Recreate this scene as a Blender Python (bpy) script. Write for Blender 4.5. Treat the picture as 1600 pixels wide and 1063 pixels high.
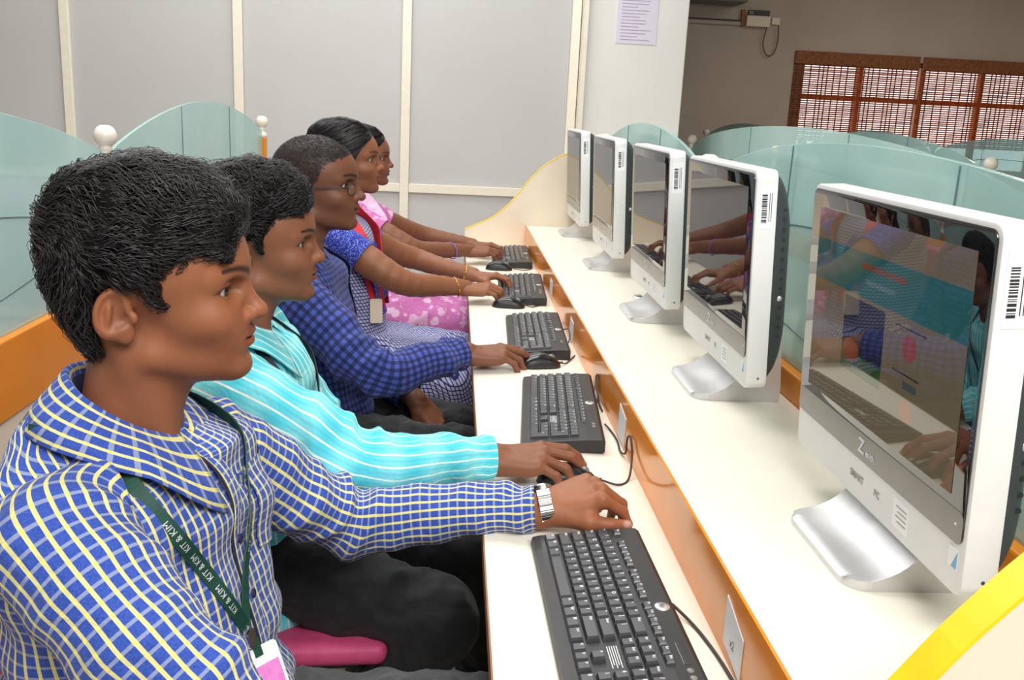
import bpy, bmesh, math, random
import numpy as np
from mathutils import Vector, Matrix

for _o in list(bpy.data.objects):
    bpy.data.objects.remove(_o, do_unlink=True)
SC = bpy.context.scene
COL = SC.collection
random.seed(7)
RNG = np.random.default_rng(7)
PI = math.pi

# ------------------------------------------------------------------ camera
CAM_POS = Vector((-0.0610, 0.0, 1.37))
FPX = 1480.0
_vy = np.array([712 - 800., 163 - 531.5])
_xz = -295.0
_yz = (FPX * FPX + _vy[0] * _xz) / (-_vy[1])
_Y = np.array([_vy[0], _vy[1], FPX]); _Y /= np.linalg.norm(_Y)
_D = np.array([_xz, _yz, FPX]); _D /= np.linalg.norm(_D)
_X = np.cross(_D, _Y)
if _X[0] < 0: _X = -_X
CAM_R = np.stack([_X, _Y, -_D])
cam_d = bpy.data.cameras.new('camera')
cam_d.sensor_width = 36.0
cam_d.lens = FPX / 1600 * 36.0
cam_d.clip_start = 0.05
cam = bpy.data.objects.new('camera', cam_d)
COL.objects.link(cam)
_m = Matrix.Identity(4)
for r_ in range(3):
    _m[r_][0] = CAM_R[r_, 0]; _m[r_][1] = -CAM_R[r_, 1]; _m[r_][2] = -CAM_R[r_, 2]
    _m[r_][3] = CAM_POS[r_]
cam.matrix_world = _m
SC.camera = cam

# ------------------------------------------------------------------ world, lights, exposure
w = bpy.data.worlds.new('world'); SC.world = w; w.use_nodes = True
w.node_tree.nodes['Background'].inputs[0].default_value = (0.93, 0.96, 1.0, 1)
w.node_tree.nodes['Background'].inputs[1].default_value = 2.4
def area(name, loc, target, sx, sy, power, color):
    d = bpy.data.lights.new(name, 'AREA'); d.shape = 'RECTANGLE'; d.size = sx; d.size_y = sy
    d.energy = power; d.color = color
    o = bpy.data.objects.new(name, d); COL.objects.link(o); o.location = loc
    o.rotation_euler = (Vector(target) - Vector(loc)).to_track_quat('-Z', 'Y').to_euler()
    return o
area('ceiling_bounce_light', (0.5, -0.5, 2.95), (0.0, 2.2, 0.9), 1.9, 1.6, 125, (1.0, 0.975, 0.94))
area('ceiling_tube_light', (-0.6, 2.6, 3.1), (-0.6, 2.6, 0), 2.4, 1.4, 62, (1.0, 0.98, 0.95))
area('ceiling_tube_light_far', (-0.6, 4.6, 3.1), (-0.6, 4.75, 0), 2.6, 0.9, 40, (1.0, 0.98, 0.95))
area('hall_fill_light', (4.2, 7.6, 3.1), (4.2, 7.6, 0), 1.6, 0.6, 26, (1.0, 0.93, 0.86))  # added fill that lifts the dark far wall, not a known fixture
vs = SC.view_settings
vs.view_transform = 'Standard'; vs.look = 'None'; vs.exposure = 0.0; vs.gamma = 1.0
vs.use_curve_mapping = False

# ------------------------------------------------------------------ helpers: objects
def tag(o, label=None, cat=None, group=None, kind=None):
    if label: o['label'] = label
    if cat: o['category'] = cat
    if group: o['group'] = group
    if kind: o['kind'] = kind
    return o

def empty(name, loc=(0, 0, 0), rz=0.0, label=None, cat=None, group=None):
    o = bpy.data.objects.new(name, None); COL.objects.link(o)
    o.location = loc; o.rotation_euler = (0, 0, rz); o.empty_display_size = 0.05
    return tag(o, label, cat, group)

WPAR = {}          # parents whose parts are modelled in world coordinates
def link(name, me, parent=None, mat=None):
    o = bpy.data.objects.new(name, me); COL.objects.link(o)
    if parent:
        o.parent = parent
        if parent.name in WPAR: o.matrix_parent_inverse = Matrix.Translation(-Vector(WPAR[parent.name]))
    if mat and not me.materials: me.materials.append(mat)
    return o

def copy_tree(o, parent=None):
    c = o.copy(); COL.objects.link(c)
    if parent: c.parent = parent
    for ch in [x for x in o.children]:
        copy_tree(ch, c)
    return c

class MB:
    """collects vertices / faces / uv / colours for ONE mesh object"""
    def __init__(s): s.v = []; s.f = []; s.sz = []; s.uv = []; s.n = 0; s.col = []; s.mi = []
    def add(s, v, f, uv=None, col=None, mi=0):
        v = np.array(v, float); s.v.append(v)
        if isinstance(f, np.ndarray):
            s.f.append((f.astype(np.int64) + s.n).ravel()); s.sz.append(np.full(len(f), f.shape[1], np.int64)); nf = len(f)
        else:
            nf = len(f)
            if nf:
                s.f.append(np.fromiter((int(i) + s.n for q in f for i in q), np.int64)); s.sz.append(np.fromiter((len(q) for q in f), np.int64))
        s.mi.append(np.full(nf, mi, np.int32))
        s.uv.append(np.asarray(uv, float) if uv is not None else np.zeros((len(v), 2)))
        c = np.ones((len(v), 4)) if col is None else (np.tile(np.array(list(col) + [1.])[:4], (len(v), 1)) if np.ndim(col) == 1 else np.hstack([col[:, :3], np.ones((len(v), 1))]))
        s.col.append(c)
        s.n += len(v)
        return s
    def box(s, x0, x1, y0, y1, z0, z1, b=0.0, mi=0):
        if b <= 0:
            v = [(x, y, z) for x in (x0, x1) for y in (y0, y1) for z in (z0, z1)]
            f = [(0, 1, 3, 2), (4, 6, 7, 5), (0, 4, 5, 1), (2, 3, 7, 6), (0, 2, 6, 4), (1, 5, 7, 3)]
            return s.add(v, f, mi=mi)
        bm = bmesh.new(); bmesh.ops.create_cube(bm, size=1)
        for q in bm.verts:
            q.co = Vector(((x0 + x1) / 2 + q.co.x * (x1 - x0), (y0 + y1) / 2 + q.co.y * (y1 - y0), (z0 + z1) / 2 + q.co.z * (z1 - z0)))
        bmesh.ops.bevel(bm, geom=bm.edges[:], offset=b, segments=2, affect='EDGES', profile=0.5)
        s.bm(bm, mi); bm.free(); return s
    def bm(s, bm, mi=0):
        bm.verts.index_update()
        return s.add([q.co[:] for q in bm.verts], [[q.index for q in f.verts] for f in bm.faces], mi=mi)
    def prism(s, poly, axis, a0, a1, bev=0.0, mi=0):
        """poly: 2D outline, extruded along axis ('x','y','z') from a0 to a1"""
        poly = [tuple(p) for p in poly]; n = len(poly)
        def mk(p, a):
            return {'x': (a, p[0], p[1]), 'y': (p[0], a, p[1]), 'z': (p[0], p[1], a)}[axis]
        bm = bmesh.new()
        A = [bm.verts.new(mk(p, a0)) for p in poly]; B = [bm.verts.new(mk(p, a1)) for p in poly]
        bm.faces.new(A); bm.faces.new(B[::-1])
        for i in range(n): bm.faces.new((A[i], B[i], B[(i + 1) % n], A[(i + 1) % n]))
        bmesh.ops.recalc_face_normals(bm, faces=bm.faces[:])
        if bev > 0:
            es = [e for e in bm.edges if (e.verts[0] in A) == (e.verts[1] in A)]
            bmesh.ops.bevel(bm, geom=es, offset=bev, segments=2, affect='EDGES', profile=0.5)
        s.bm(bm, mi); bm.free(); return s
    def tube(s, pts, r, n=8, caps=True, mi=0, col=None):
        v, f, uv = tube_geo(pts, r, n, caps); return s.add(v, f, uv, col, mi)
    def lathe(s, prof, c=(0, 0, 0), n=24, axis='z', mi=0):
        v = []; f = []
        m = len(prof)
        for i in range(n):
            a = 2 * PI * i / n
            for r, h in prof:
                p = (r * math.cos(a), r * math.sin(a), h)
                if axis == 'x': p = (p[2], p[0], p[1])
                if axis == 'y': p = (p[0], p[2], p[1])
                v.append((p[0] + c[0], p[1] + c[1], p[2] + c[2]))
        for i in range(n):
            j = (i + 1) % n
            for k in range(m - 1):
                f.append((i * m + k, j * m + k, j * m + k + 1, i * m + k + 1))
        s.add(v, f, mi=mi)
        return s
    def build(s, name, mat, parent=None, smooth=True, label=None, angle=None, kind=None):
        me = bpy.data.meshes.new(name)
        v = np.concatenate(s.v)
        loops = np.concatenate(s.f); sz = np.concatenate(s.sz)
        me.vertices.add(len(v)); me.vertices.foreach_set('co', v.astype(np.float32).ravel())
        me.loops.add(len(loops)); me.loops.foreach_set('vertex_index', loops.astype(np.int32))
        me.polygons.add(len(sz)); me.polygons.foreach_set('loop_start', (np.cumsum(sz) - sz).astype(np.int32))
        for m_ in (mat if isinstance(mat, (list, tuple)) else [mat]): me.materials.append(m_)
        me.polygons.foreach_set('use_smooth', np.full(len(sz), smooth))
        mi = np.concatenate(s.mi)
        if mi.any(): me.polygons.foreach_set('material_index', mi)
        uv = np.concatenate(s.uv)
        if np.any(uv):
            l = me.uv_layers.new(name='UVMap')
            l.data.foreach_set('uv', uv[loops].astype(np.float32).ravel())
        c = np.concatenate(s.col)
        if np.any(c != 1):
            ca_ = me.color_attributes.new('Col', 'FLOAT_COLOR', 'POINT')
            ca_.data.foreach_set('color', c.astype(np.float32).ravel())
        me.update(calc_edges=True); me.validate()
        if smooth and angle:
            me.set_sharp_from_angle(angle=math.radians(angle))
        if len(sz) < 15000:
            bmx = bmesh.new(); bmx.from_mesh(me)
            bmesh.ops.recalc_face_normals(bmx, faces=bmx.faces[:])
            bmx.to_mesh(me); bmx.free()
        o = link(name, me, parent)
        if label: o['label'] = label
        if kind: o['kind'] = kind
        return o

def frames(P):
    """rotation-minimising frames along a polyline"""
    P = np.asarray(P, float); n = len(P)
    T = np.gradient(P, axis=0); T /= np.linalg.norm(T, axis=1)[:, None] + 1e-12
    up = np.array([0, 0, 1.]) if abs(T[0][2]) < 0.9 else np.array([1., 0, 0])
    N = np.zeros_like(P); N[0] = up - T[0] * up.dot(T[0]); N[0] /= np.linalg.norm(N[0])
    for i in range(1, n):
        q = N[i - 1] - T[i] * N[i - 1].dot(T[i]); N[i] = q / (np.linalg.norm(q) + 1e-12)
    return T, N, np.cross(T, N)

def tube_geo(P, r, n=8, caps=True):
    P = np.asarray(P, float); m = len(P)
    r = np.full(m, r) if np.ndim(r) == 0 else np.asarray(r, float)
    T, N, B = frames(P)
    a = np.linspace(0, 2 * PI, n, endpoint=False)
    V = P[:, None] + r[:, None, None] * (np.cos(a)[None, :, None] * N[:, None] + np.sin(a)[None, :, None] * B[:, None])
    s_ = np.concatenate([[0], np.cumsum(np.linalg.norm(np.diff(P, axis=0), axis=1))])
    uv = np.stack([np.tile(a / (2 * PI), (m, 1)), np.tile(s_[:, None], (1, n))], -1).reshape(-1, 2) + 1e-6
    f = []
    for i in range(m - 1):
        for j in range(n):
            k = (j + 1) % n
            f.append((i * n + j, i * n + k, (i + 1) * n + k, (i + 1) * n + j))
    if caps:
        f.append(tuple(range(n))[::-1]); f.append(tuple((m - 1) * n + j for j in range(n)))
    return V.reshape(-1, 3), f, uv

def spline(pts, n=40):
    """Catmull-Rom through pts (any dimension)"""
    p = np.asarray(pts, float)
    p = np.vstack([2 * p[0] - p[1], p, 2 * p[-1] - p[-2]])
    out = []; segs = len(p) - 3
    for t in np.linspace(0, segs - 1e-9, n):
        i = int(t); u = t - i
        a, b, c, d = p[i:i + 4]
        out.append(0.5 * ((2 * b) + (c - a) * u + (2 * a - 5 * b + 4 * c - d) * u * u + (3 * b - a - 3 * c + d) * u ** 3))
    return np.array(out)

def rrect(w, h, r, n=6, cx=0, cy=0):
    o = []
    for (sx, sy, a0) in ((1, 1, 0), (-1, 1, 90), (-1, -1, 180), (1, -1, 270)):
        for i in range(n + 1):
            a = math.radians(a0 + 90 * i / n)
            o.append((cx + sx * (w / 2 - r) + r * math.cos(a), cy + sy * (h / 2 - r) + r * math.sin(a)))
    return o

def text_geo(body, size, bold=0.0):
    cu = bpy.data.curves.new('t', 'FONT'); cu.body = body; cu.size = size
    cu.offset = bold * size; cu.align_x = 'CENTER'; cu.align_y = 'CENTER'; cu.resolution_u = 2
    o = bpy.data.objects.new('t', cu); COL.objects.link(o)
    dg = bpy.context.evaluated_depsgraph_get()
    me = o.evaluated_get(dg).to_mesh()
    v = np.array([q.co[:] for q in me.vertices]) if len(me.vertices) else np.zeros((0, 3))
    f = [list(p.vertices) for p in me.polygons]
    o.evaluated_get(dg).to_mesh_clear()
    bpy.data.objects.remove(o); bpy.data.curves.remove(cu)
    return v, f

# ------------------------------------------------------------------ helpers: materials
class NT:
    def __init__(s, name):
        s.m = bpy.data.materials.new(name); s.m.use_nodes = True
        s.t = s.m.node_tree; s.n = s.t.nodes; s.p = s.n['Principled BSDF']
    def nd(s, typ, **k):
        n = s.n.new(typ)
        for a, b in k.items(): setattr(n, a, b)
        return n
    def lk(s, a, b): s.t.links.new(a, b)
    def val(s, x, sock):
        if isinstance(x, (int, float)): sock.default_value = x
        else: s.lk(x, sock)
    def math(s, op, a, b=0.0, c=None):
        n = s.nd('ShaderNodeMath', operation=op); s.val(a, n.inputs[0]); s.val(b, n.inputs[1])
        if c is not None: s.val(c, n.inputs[2])
        return n.outputs[0]
    def mix(s, fac, a, b, mode='MIX'):
        n = s.nd('ShaderNodeMix', data_type='RGBA', blend_type=mode)
        s.val(fac, n.inputs[0])
        for x, sk in ((a, n.inputs[6]), (b, n.inputs[7])):
            if isinstance(x, (tuple, list)): sk.default_value = (*x[:3], 1)
            else: s.lk(x, sk)
        return n.outputs[2]
    def noise(s, scale, detail=3, coord=None, rough=0.5):
        n = s.nd('ShaderNodeTexNoise'); n.inputs['Scale'].default_value = scale; n.inputs['Detail'].default_value = detail
        n.inputs['Roughness'].default_value = rough
        s.lk(coord if coord is not None else s.obj(), n.inputs['Vector'])
        return n.outputs[0]
    def obj(s):
        if not hasattr(s, '_tc'): s._tc = s.nd('ShaderNodeTexCoord')
        return s._tc.outputs['Object']
    def uv(s):
        if not hasattr(s, '_tc'): s._tc = s.nd('ShaderNodeTexCoord')
        return s._tc.outputs['UV']
    def ramp(s, fac, stops):
        n = s.nd('ShaderNodeValToRGB'); s.lk(fac, n.inputs[0])
        e = n.color_ramp.elements
        while len(e) < len(stops): e.new(0.5)
        for i, (p, c) in enumerate(stops): e[i].position = p; e[i].color = (*c[:3], 1)
        return n.outputs[0]
    def bump(s, h, strength=0.2, dist=0.002):
        n = s.nd('ShaderNodeBump'); n.inputs['Strength'].default_value = strength; n.inputs['Distance'].default_value = dist
        s.lk(h, n.inputs['Height']); s.lk(n.outputs[0], s.p.inputs['Normal'])
    def base(s, c):
        if isinstance(c, (tuple, list)): s.p.inputs['Base Color'].default_value = (*c[:3], 1)
        else: s.lk(c, s.p.inputs['Base Color'])
    def set(s, **k):
        names = {'rough': 'Roughness', 'metal': 'Metallic', 'spec': 'Specular IOR Level', 'coat': 'Coat Weight', 'coat_rough': 'Coat Roughness',
                 'sheen': 'Sheen Weight', 'sss': 'Subsurface Weight', 'ior': 'IOR', 'trans': 'Transmission Weight', 'emit': 'Emission Strength', 'aniso': 'Anisotropic'}
        for a, b in k.items(): s.val(b, s.p.inputs[names[a]])
        return s

def srgb(r, g, b):
    f = lambda c: (c / 255 / 12.92) if c / 255 <= 0.04045 else ((c / 255 + 0.055) / 1.055) ** 2.4
    return (f(r), f(g), f(b))

def simple(name, col, rough=0.5, metal=0.0, var=0.06, scale=30, bump=0.0, bscale=200, **k):
    t = NT(name)
    n = t.noise(scale)
    dark = tuple(c * (1 - var * 2) for c in col); lite = tuple(min(1, c * (1 + var)) for c in col)
    t.base(t.ramp(n, [(0.3, dark), (0.7, lite)]))
    t.set(rough=rough, metal=metal, **k)
    if bump > 0: t.bump(t.noise(bscale, 2), bump, 0.001)
    return t.m

M = {}
M['laminate'] = simple('cream_laminate', srgb(240, 236, 222), 0.34, var=0.015, scale=8, spec=0.4)
M['panel_cream'] = simple('cream_board', srgb(238, 226, 205), 0.45, var=0.02, scale=6)
M['orange'] = simple('orange_polished_trim', srgb(240, 142, 26), 0.13, var=0.05, scale=9, spec=0.35)
M['orange_dull'] = simple('orange_painted_rail', srgb(232, 142, 22), 0.32, var=0.03, scale=6)
M['yellow_edge'] = simple('yellow_edge_band', srgb(248, 214, 20), 0.4, var=0.03)
M['brown_edge'] = simple('brown_edge_band', srgb(150, 100, 60), 0.5)
M['white_paint'] = simple('white_gloss_paint', srgb(238, 232, 220), 0.3, var=0.02)
M['silver'] = simple('brushed_aluminium', srgb(214, 215, 218), 0.34, metal=0.65, var=0.03, scale=40, aniso=0.4)
M['white_shell'] = simple('white_silver_shell', srgb(226, 227, 228), 0.34, var=0.01, spec=0.5)
M['grey_strip'] = simple('grey_glass_strip', srgb(128, 126, 120), 0.2, var=0.02)
M['dark_shell'] = simple('dark_grey_back_shell', srgb(58, 62, 64), 0.45, var=0.05)
M['black_plastic'] = simple('black_plastic', srgb(38, 39, 41), 0.42, var=0.05, bump=0.08, bscale=900)
M['black_key'] = simple('charcoal_key_plastic', srgb(58, 60, 66), 0.3, var=0.04)
M['black_gloss'] = simple('glossy_black_plastic', srgb(22, 24, 28), 0.18, var=0.04, coat=0.3)
M['rubber'] = simple('black_rubber_cord', srgb(52, 44, 42), 0.5)
M['legend'] = simple('white_print', srgb(215, 218, 224), 0.5, var=0.01)
M['grey_print'] = simple('grey_print', srgb(150, 148, 142), 0.5, var=0.01)
M['black_print'] = simple('black_print', srgb(40, 40, 44), 0.5, var=0.01)
M['paper'] = simple('white_sticker_paper', srgb(236, 238, 242), 0.55, var=0.01)
M['blue_print'] = simple('pale_blue_print', srgb(120, 180, 220), 0.5, var=0.03)
M['lilac_paper'] = simple('lilac_paper', srgb(228, 224, 242), 0.6, var=0.01)
M['plaster_white'] = simple('white_plaster', srgb(236, 236, 234), 0.7, var=0.015, scale=3, bump=0.05, bscale=120)
M['grey_panel'] = simple('grey_partition_panel', srgb(196, 197, 198), 0.55, var=0.025, scale=1.2)
M['frame_cream'] = simple('cream_aluminium_frame', srgb(240, 234, 220), 0.4, var=0.02)
M['far_wall'] = simple('beige_plaster', srgb(200, 186, 172), 0.8, var=0.05, scale=1.6, bump=0.05, bscale=60)
M['floor'] = simple('light_floor_tile', srgb(206, 203, 197), 0.3, var=0.03, scale=4)
M['ceiling'] = simple('white_ceiling', srgb(236, 236, 232), 0.8, var=0.01)
M['pink_seat'] = simple('pink_upholstery', srgb(188, 66, 112), 0.6, var=0.06, scale=60, bump=0.15, bscale=700)
M['bamboo'] = simple('brown_bamboo', srgb(168, 98, 50), 0.6, var=0.25, scale=22)
_b = NT('translucent_bamboo'); _tl = _b.nd('ShaderNodeBsdfTranslucent'); _tl.inputs[0].default_value = (*srgb(210, 128, 66), 1); _mm = _b.nd('ShaderNodeMixShader'); _mm.inputs[0].default_value = 0.5
_b.base(_b.ramp(_b.noise(22), [(0.3, srgb(120, 66, 32)), (0.7, srgb(190, 118, 64))])); _b.set(rough=0.6); _b.lk(_b.p.outputs[0], _mm.inputs[1]); _b.lk(_tl.outputs[0], _mm.inputs[2]); _b.lk(_mm.outputs[0], _b.n['Material Output'].inputs[0])
M['bamboo_slat'] = _b.m
M['bamboo_dark'] = simple('dark_bamboo_cloth', srgb(150, 92, 52), 0.7, var=0.2, scale=30)
M['gold'] = simple('gold_bangle', srgb(232, 186, 62), 0.22, metal=1.0, var=0.03)
M['steel'] = simple('polished_steel', srgb(222, 222, 222), 0.2, metal=1.0, var=0.02)
M['purple_band'] = simple('purple_thread', srgb(140, 112, 205), 0.6)
M['green_ribbon'] = simple('dark_green_ribbon', srgb(16, 70, 58), 0.55, var=0.1, scale=80, bump=0.1, bscale=900)
M['black_ribbon'] = simple('black_ribbon', srgb(26, 28, 32), 0.5, bump=0.1, bscale=900)
M['navy_ribbon'] = simple('navy_ribbon', srgb(30, 36, 84), 0.55, bump=0.1, bscale=900)
M['pink_print'] = simple('pink_print', srgb(236, 140, 216), 0.5, var=0.06, scale=90)
M['black_cloth'] = simple('black_trouser_cloth', srgb(34, 35, 38), 0.75, var=0.12, scale=60, bump=0.25, bscale=1100, sheen=0.15)
M['grey_cloth'] = simple('charcoal_trouser_cloth', srgb(58, 59, 62), 0.8, var=0.15, scale=90, bump=0.3, bscale=1100, sheen=0.15)
def trouser_mat(name, col):
    t = NT(name); t.base(t.ramp(t.noise(70, 3), [(0.3, tuple(c * .75 for c in col)), (0.7, tuple(c * 1.2 for c in col))]))
    nn = t.nd('ShaderNodeTexNoise'); nn.inputs['Scale'].default_value = 11; nn.inputs['Detail'].default_value = 1.5; nn.inputs['Distortion'].default_value = 1.2; t.lk(t.obj(), nn.inputs['Vector'])
    t.set(rough=0.72, spec=0.3, sheen=0.1); t.bump(t.math('ADD', t.noise(1000, 2), t.math('MULTIPLY', nn.outputs[0], 22.0)), 0.5, 0.0016); return t.m
M['black_cloth'] = trouser_mat('black_trouser_twill', srgb(27, 28, 31)); M['grey_cloth'] = trouser_mat('charcoal_trouser_twill', srgb(74, 75, 79))
M['shoe'] = simple('brown_black_leather', srgb(48, 40, 36), 0.45)
M['navy_cloth'] = simple('navy_lining_cloth', srgb(30, 36, 78), 0.75, bump=0.2, bscale=900)
M['metal_dark'] = simple('dark_metal', srgb(60, 60, 62), 0.4, metal=0.7)

def glass_mat():
    t = NT('frosted_green_glass')
    t.base(t.ramp(t.noise(2.2), [(0.3, srgb(192, 230, 228)), (0.7, srgb(212, 240, 238))]))
    t.set(rough=0.12, spec=0.5)
    tr = t.nd('ShaderNodeBsdfTransparent'); tr.inputs[0].default_value = (0.78, 0.92, 0.90, 1)
    mx = t.nd('ShaderNodeMixShader'); mx.inputs[0].default_value = 0.58
    t.lk(tr.outputs[0], mx.inputs[1]); t.lk(t.p.outputs[0], mx.inputs[2])
    t.lk(mx.outputs[0], t.n['Material Output'].inputs[0])
    return t.m
M['glass'] = glass_mat()
M['etch'] = simple('etched_line', srgb(70, 96, 104), 0.4)

def skin_mat(name, rough=0.5):
    t = NT(name)
    a = t.nd('ShaderNodeAttribute', attribute_name='Col')
    n = t.noise(55, 4)
    c = t.mix(0.16, a.outputs['Color'], t.ramp(n, [(0.3, (0.55, 0.5, 0.48)), (0.7, (1, 1, 1))]), 'MULTIPLY')
    t.base(c)
    t.set(rough=rough, spec=0.34, sss=0.06)
    t.p.inputs['Subsurface Radius'].default_value = (0.008, 0.003, 0.0015)
    t.p.inputs['Subsurface Scale'].default_value = 0.6
    t.bump(t.noise(420, 3), 0.10, 0.0006)
    return t.m
M['skin'] = skin_mat('brown_skin')
def eye_mat():
    t = NT('eye'); a = t.nd('ShaderNodeAttribute', attribute_name='Col'); t.base(a.outputs['Color']); t.set(rough=0.08, spec=0.6); return t.m
M['eye'] = eye_mat()
def hair_mat(name, col, rough=0.38):
    t = NT(name)
    n = t.noise(160, 2)
    t.base(t.ramp(n, [(0.3, tuple(c * 0.6 for c in col)), (0.75, tuple(c * 1.5 for c in col))]))
    t.set(rough=rough, spec=0.5); return t.m
M['hair'] = hair_mat('black_hair', srgb(40, 38, 40), 0.34)
M['scalp'] = simple('matte_dark_underhair', srgb(20, 18, 18), 0.95, spec=0.05)
M['hair_sleek'] = hair_mat('sleek_black_hair', srgb(24, 23, 26), 0.32)

# cloth patterns in metres of UV -------------------------------------------------
def uvsep(t):
    s_ = t.nd('ShaderNodeSeparateXYZ'); t.lk(t.uv(), s_.inputs[0]); return s_.outputs[0], s_.outputs[1]
def stripe(t, c, period, width, off=0.0):
    q = t.math('FRACT', t.math('ADD', t.math('DIVIDE', c, period), off + 50.0))
    return t.math('LESS_THAN', t.math('ABSOLUTE', t.math('SUBTRACT', q, 0.5)), width / period / 2)
def cloth_finish(t, rough=0.8):
    t.set(rough=rough, spec=0.2, sheen=0.1)
    nn = t.nd('ShaderNodeTexNoise'); nn.inputs['Scale'].default_value = 17; nn.inputs['Detail'].default_value = 3; nn.inputs['Distortion'].default_value = 1.6; t.lk(t.obj(), nn.inputs['Vector'])
    t.bump(t.math('ADD', t.math('ADD', t.noise(900, 2), t.math('MULTIPLY', t.noise(60, 3), 2.0)), t.math('MULTIPLY', nn.outputs[0], 16.0)), 0.32, 0.0013)
def plaid_yellow():
    t = NT('blue_yellow_checked_cotton'); u, v = uvsep(t)
    base = t.ramp(t.noise(500, 1), [(0.3, srgb(46, 72, 162)), (0.7, srgb(64, 94, 186))])
    pale = stripe(t, v, 0.0138, 0.0032); yel = stripe(t, u, 0.0138, 0.0037)
    c = t.mix(t.math('MULTIPLY', pale, 0.48), base, srgb(186, 196, 206))
    c = t.mix(t.math('MULTIPLY', yel, 0.94), c, srgb(226, 220, 150))
    c = t.mix(t.math('MULTIPLY', t.math('MULTIPLY', yel, pale), 0.8), c, srgb(244, 230, 110))
    t.base(c); cloth_finish(t); return t.m
def cyan_stripe():
    t = NT('cyan_striped_cotton'); u, v = uvsep(t)
    n = t.math('SINE', t.math('MULTIPLY', v, 2 * PI / 0.07))
    base = t.mix(t.math('MULTIPLY_ADD', n, 0.5, 0.5), srgb(88, 208, 224), srgb(132, 228, 236))
    c = t.mix(stripe(t, u, 0.0185, 0.0026), base, srgb(240, 246, 238))
    c = t.mix(t.math('MULTIPLY', stripe(t, u, 0.0185, 0.004, 0.5), 0.25), c, srgb(50, 170, 200))
    t.base(c); cloth_finish(t); return t.m
def gingham():
    t = NT('blue_black_gingham_cotton'); u, v = uvsep(t)
    a = stripe(t, u, 0.0165, 0.0078); b = stripe(t, v, 0.0165, 0.0078)
    c = t.mix(t.math('MULTIPLY', a, 0.62), srgb(72, 88, 172), srgb(20, 22, 38))
    c = t.mix(t.math('MULTIPLY', b, 0.62), c, srgb(22, 24, 40))
    t.base(c); cloth_finish(t); return t.m
def scales():
    t = NT('navy_white_scale_print_cotton'); u, v = uvsep(t)
    cb = t.nd('ShaderNodeCombineXYZ')
    t.lk(t.math('DIVIDE', t.math('ADD', u, t.math('MULTIPLY', v, 0.62)), 0.0125), cb.inputs[0]); t.lk(t.math('DIVIDE', v, 0.0105), cb.inputs[1])
    vo = t.nd('ShaderNodeTexVoronoi', feature='DISTANCE_TO_EDGE'); vo.inputs['Scale'].default_value = 1.0; vo.inputs['Randomness'].default_value = 0.12
    t.lk(cb.outputs[0], vo.inputs['Vector'])
    c = t.ramp(vo.outputs['Distance'], [(0.09, srgb(44, 48, 108)), (0.16, srgb(178, 182, 224)), (0.40, srgb(206, 208, 236)), (0.46, srgb(150, 156, 210))])
    t.base(c); cloth_finish(t); return t.m
def floral():
    t = NT('pink_floral_cotton')
    vo = t.nd('ShaderNodeTexVoronoi', feature='SMOOTH_F1'); vo.inputs['Scale'].default_value = 26; t.lk(t.obj(), vo.inputs['Vector'])
    n = t.noise(60, 3)
    q = t.math('ADD', vo.outputs['Distance'], t.math('MULTIPLY', n, 0.5))
    t.base(t.ramp(q, [(0.50, srgb(232, 196, 226)), (0.56, srgb(206, 126, 184)), (0.80, srgb(198, 112, 176)), (0.86, srgb(224, 176, 214))]))
    cloth_finish(t); return t.m
def royal_print():
    t = NT('royal_blue_print_cotton')
    t.base(t.ramp(t.noise(260, 1), [(0.52, srgb(36, 48, 150)), (0.62, srgb(120, 136, 214))])); cloth_finish(t); return t.m
M['plaid'] = plaid_yellow(); M['cyan'] = cyan_stripe(); M['gingham'] = gingham(); M['scales'] = scales(); M['floral'] = floral(); M['royal'] = royal_print()
M['red_cloth'] = simple('red_dupatta_cloth', srgb(214, 44, 58), 0.75, var=0.1, scale=70, bump=0.2, bscale=700)
M['violet_cloth'] = simple('violet_border_cloth', srgb(104, 70, 168), 0.75, var=0.15, scale=70)
M['magenta_cloth'] = simple('magenta_border_cloth', srgb(176, 40, 110), 0.75, var=0.15, scale=70)
M['grey_border'] = simple('grey_border_cloth', srgb(150, 140, 150), 0.75, var=0.2, scale=70)
# ================================================================== THE SETTING
def struct(name, mb, mat, parent=None, smooth=False, kind='structure'):
    o = mb.build(name, mat, parent, smooth=smooth)
    if parent is None: o['kind'] = kind
    return o
struct('floor', MB().box(-4.2, 7.2, -3.2, 10.4, -0.1, 0.0), M['floor'])
struct('ceiling', MB().box(-4.2, 7.2, -3.2, 10.4, 3.2, 3.3), M['ceiling'])
struct('wall_left', MB().box(-4.2, -4.1, -3.2, 10.4, 0, 3.2), M['far_wall'])
struct('wall_right', MB().box(7.1, 7.2, -3.2, 10.4, 0, 3.2), M['far_wall'])
struct('wall_rear', MB().box(-4.1, 7.1, -3.2, -3.1, 0, 3.2), M['plaster_white'])
WX0, WX1, WZ0, WZ1 = 3.50, 6.70, 0.95, 2.02
fw = MB()
fw.box(-4.1, WX0, 10.0, 10.2, 0, 3.2); fw.box(WX1, 7.1, 10.0, 10.2, 0, 3.2)
fw.box(WX0, WX1, 10.0, 10.2, 0, WZ0); fw.box(WX0, WX1, 10.0, 10.2, WZ1, 3.2)
wall_far = struct('wall_far', fw, M['far_wall'])
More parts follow.
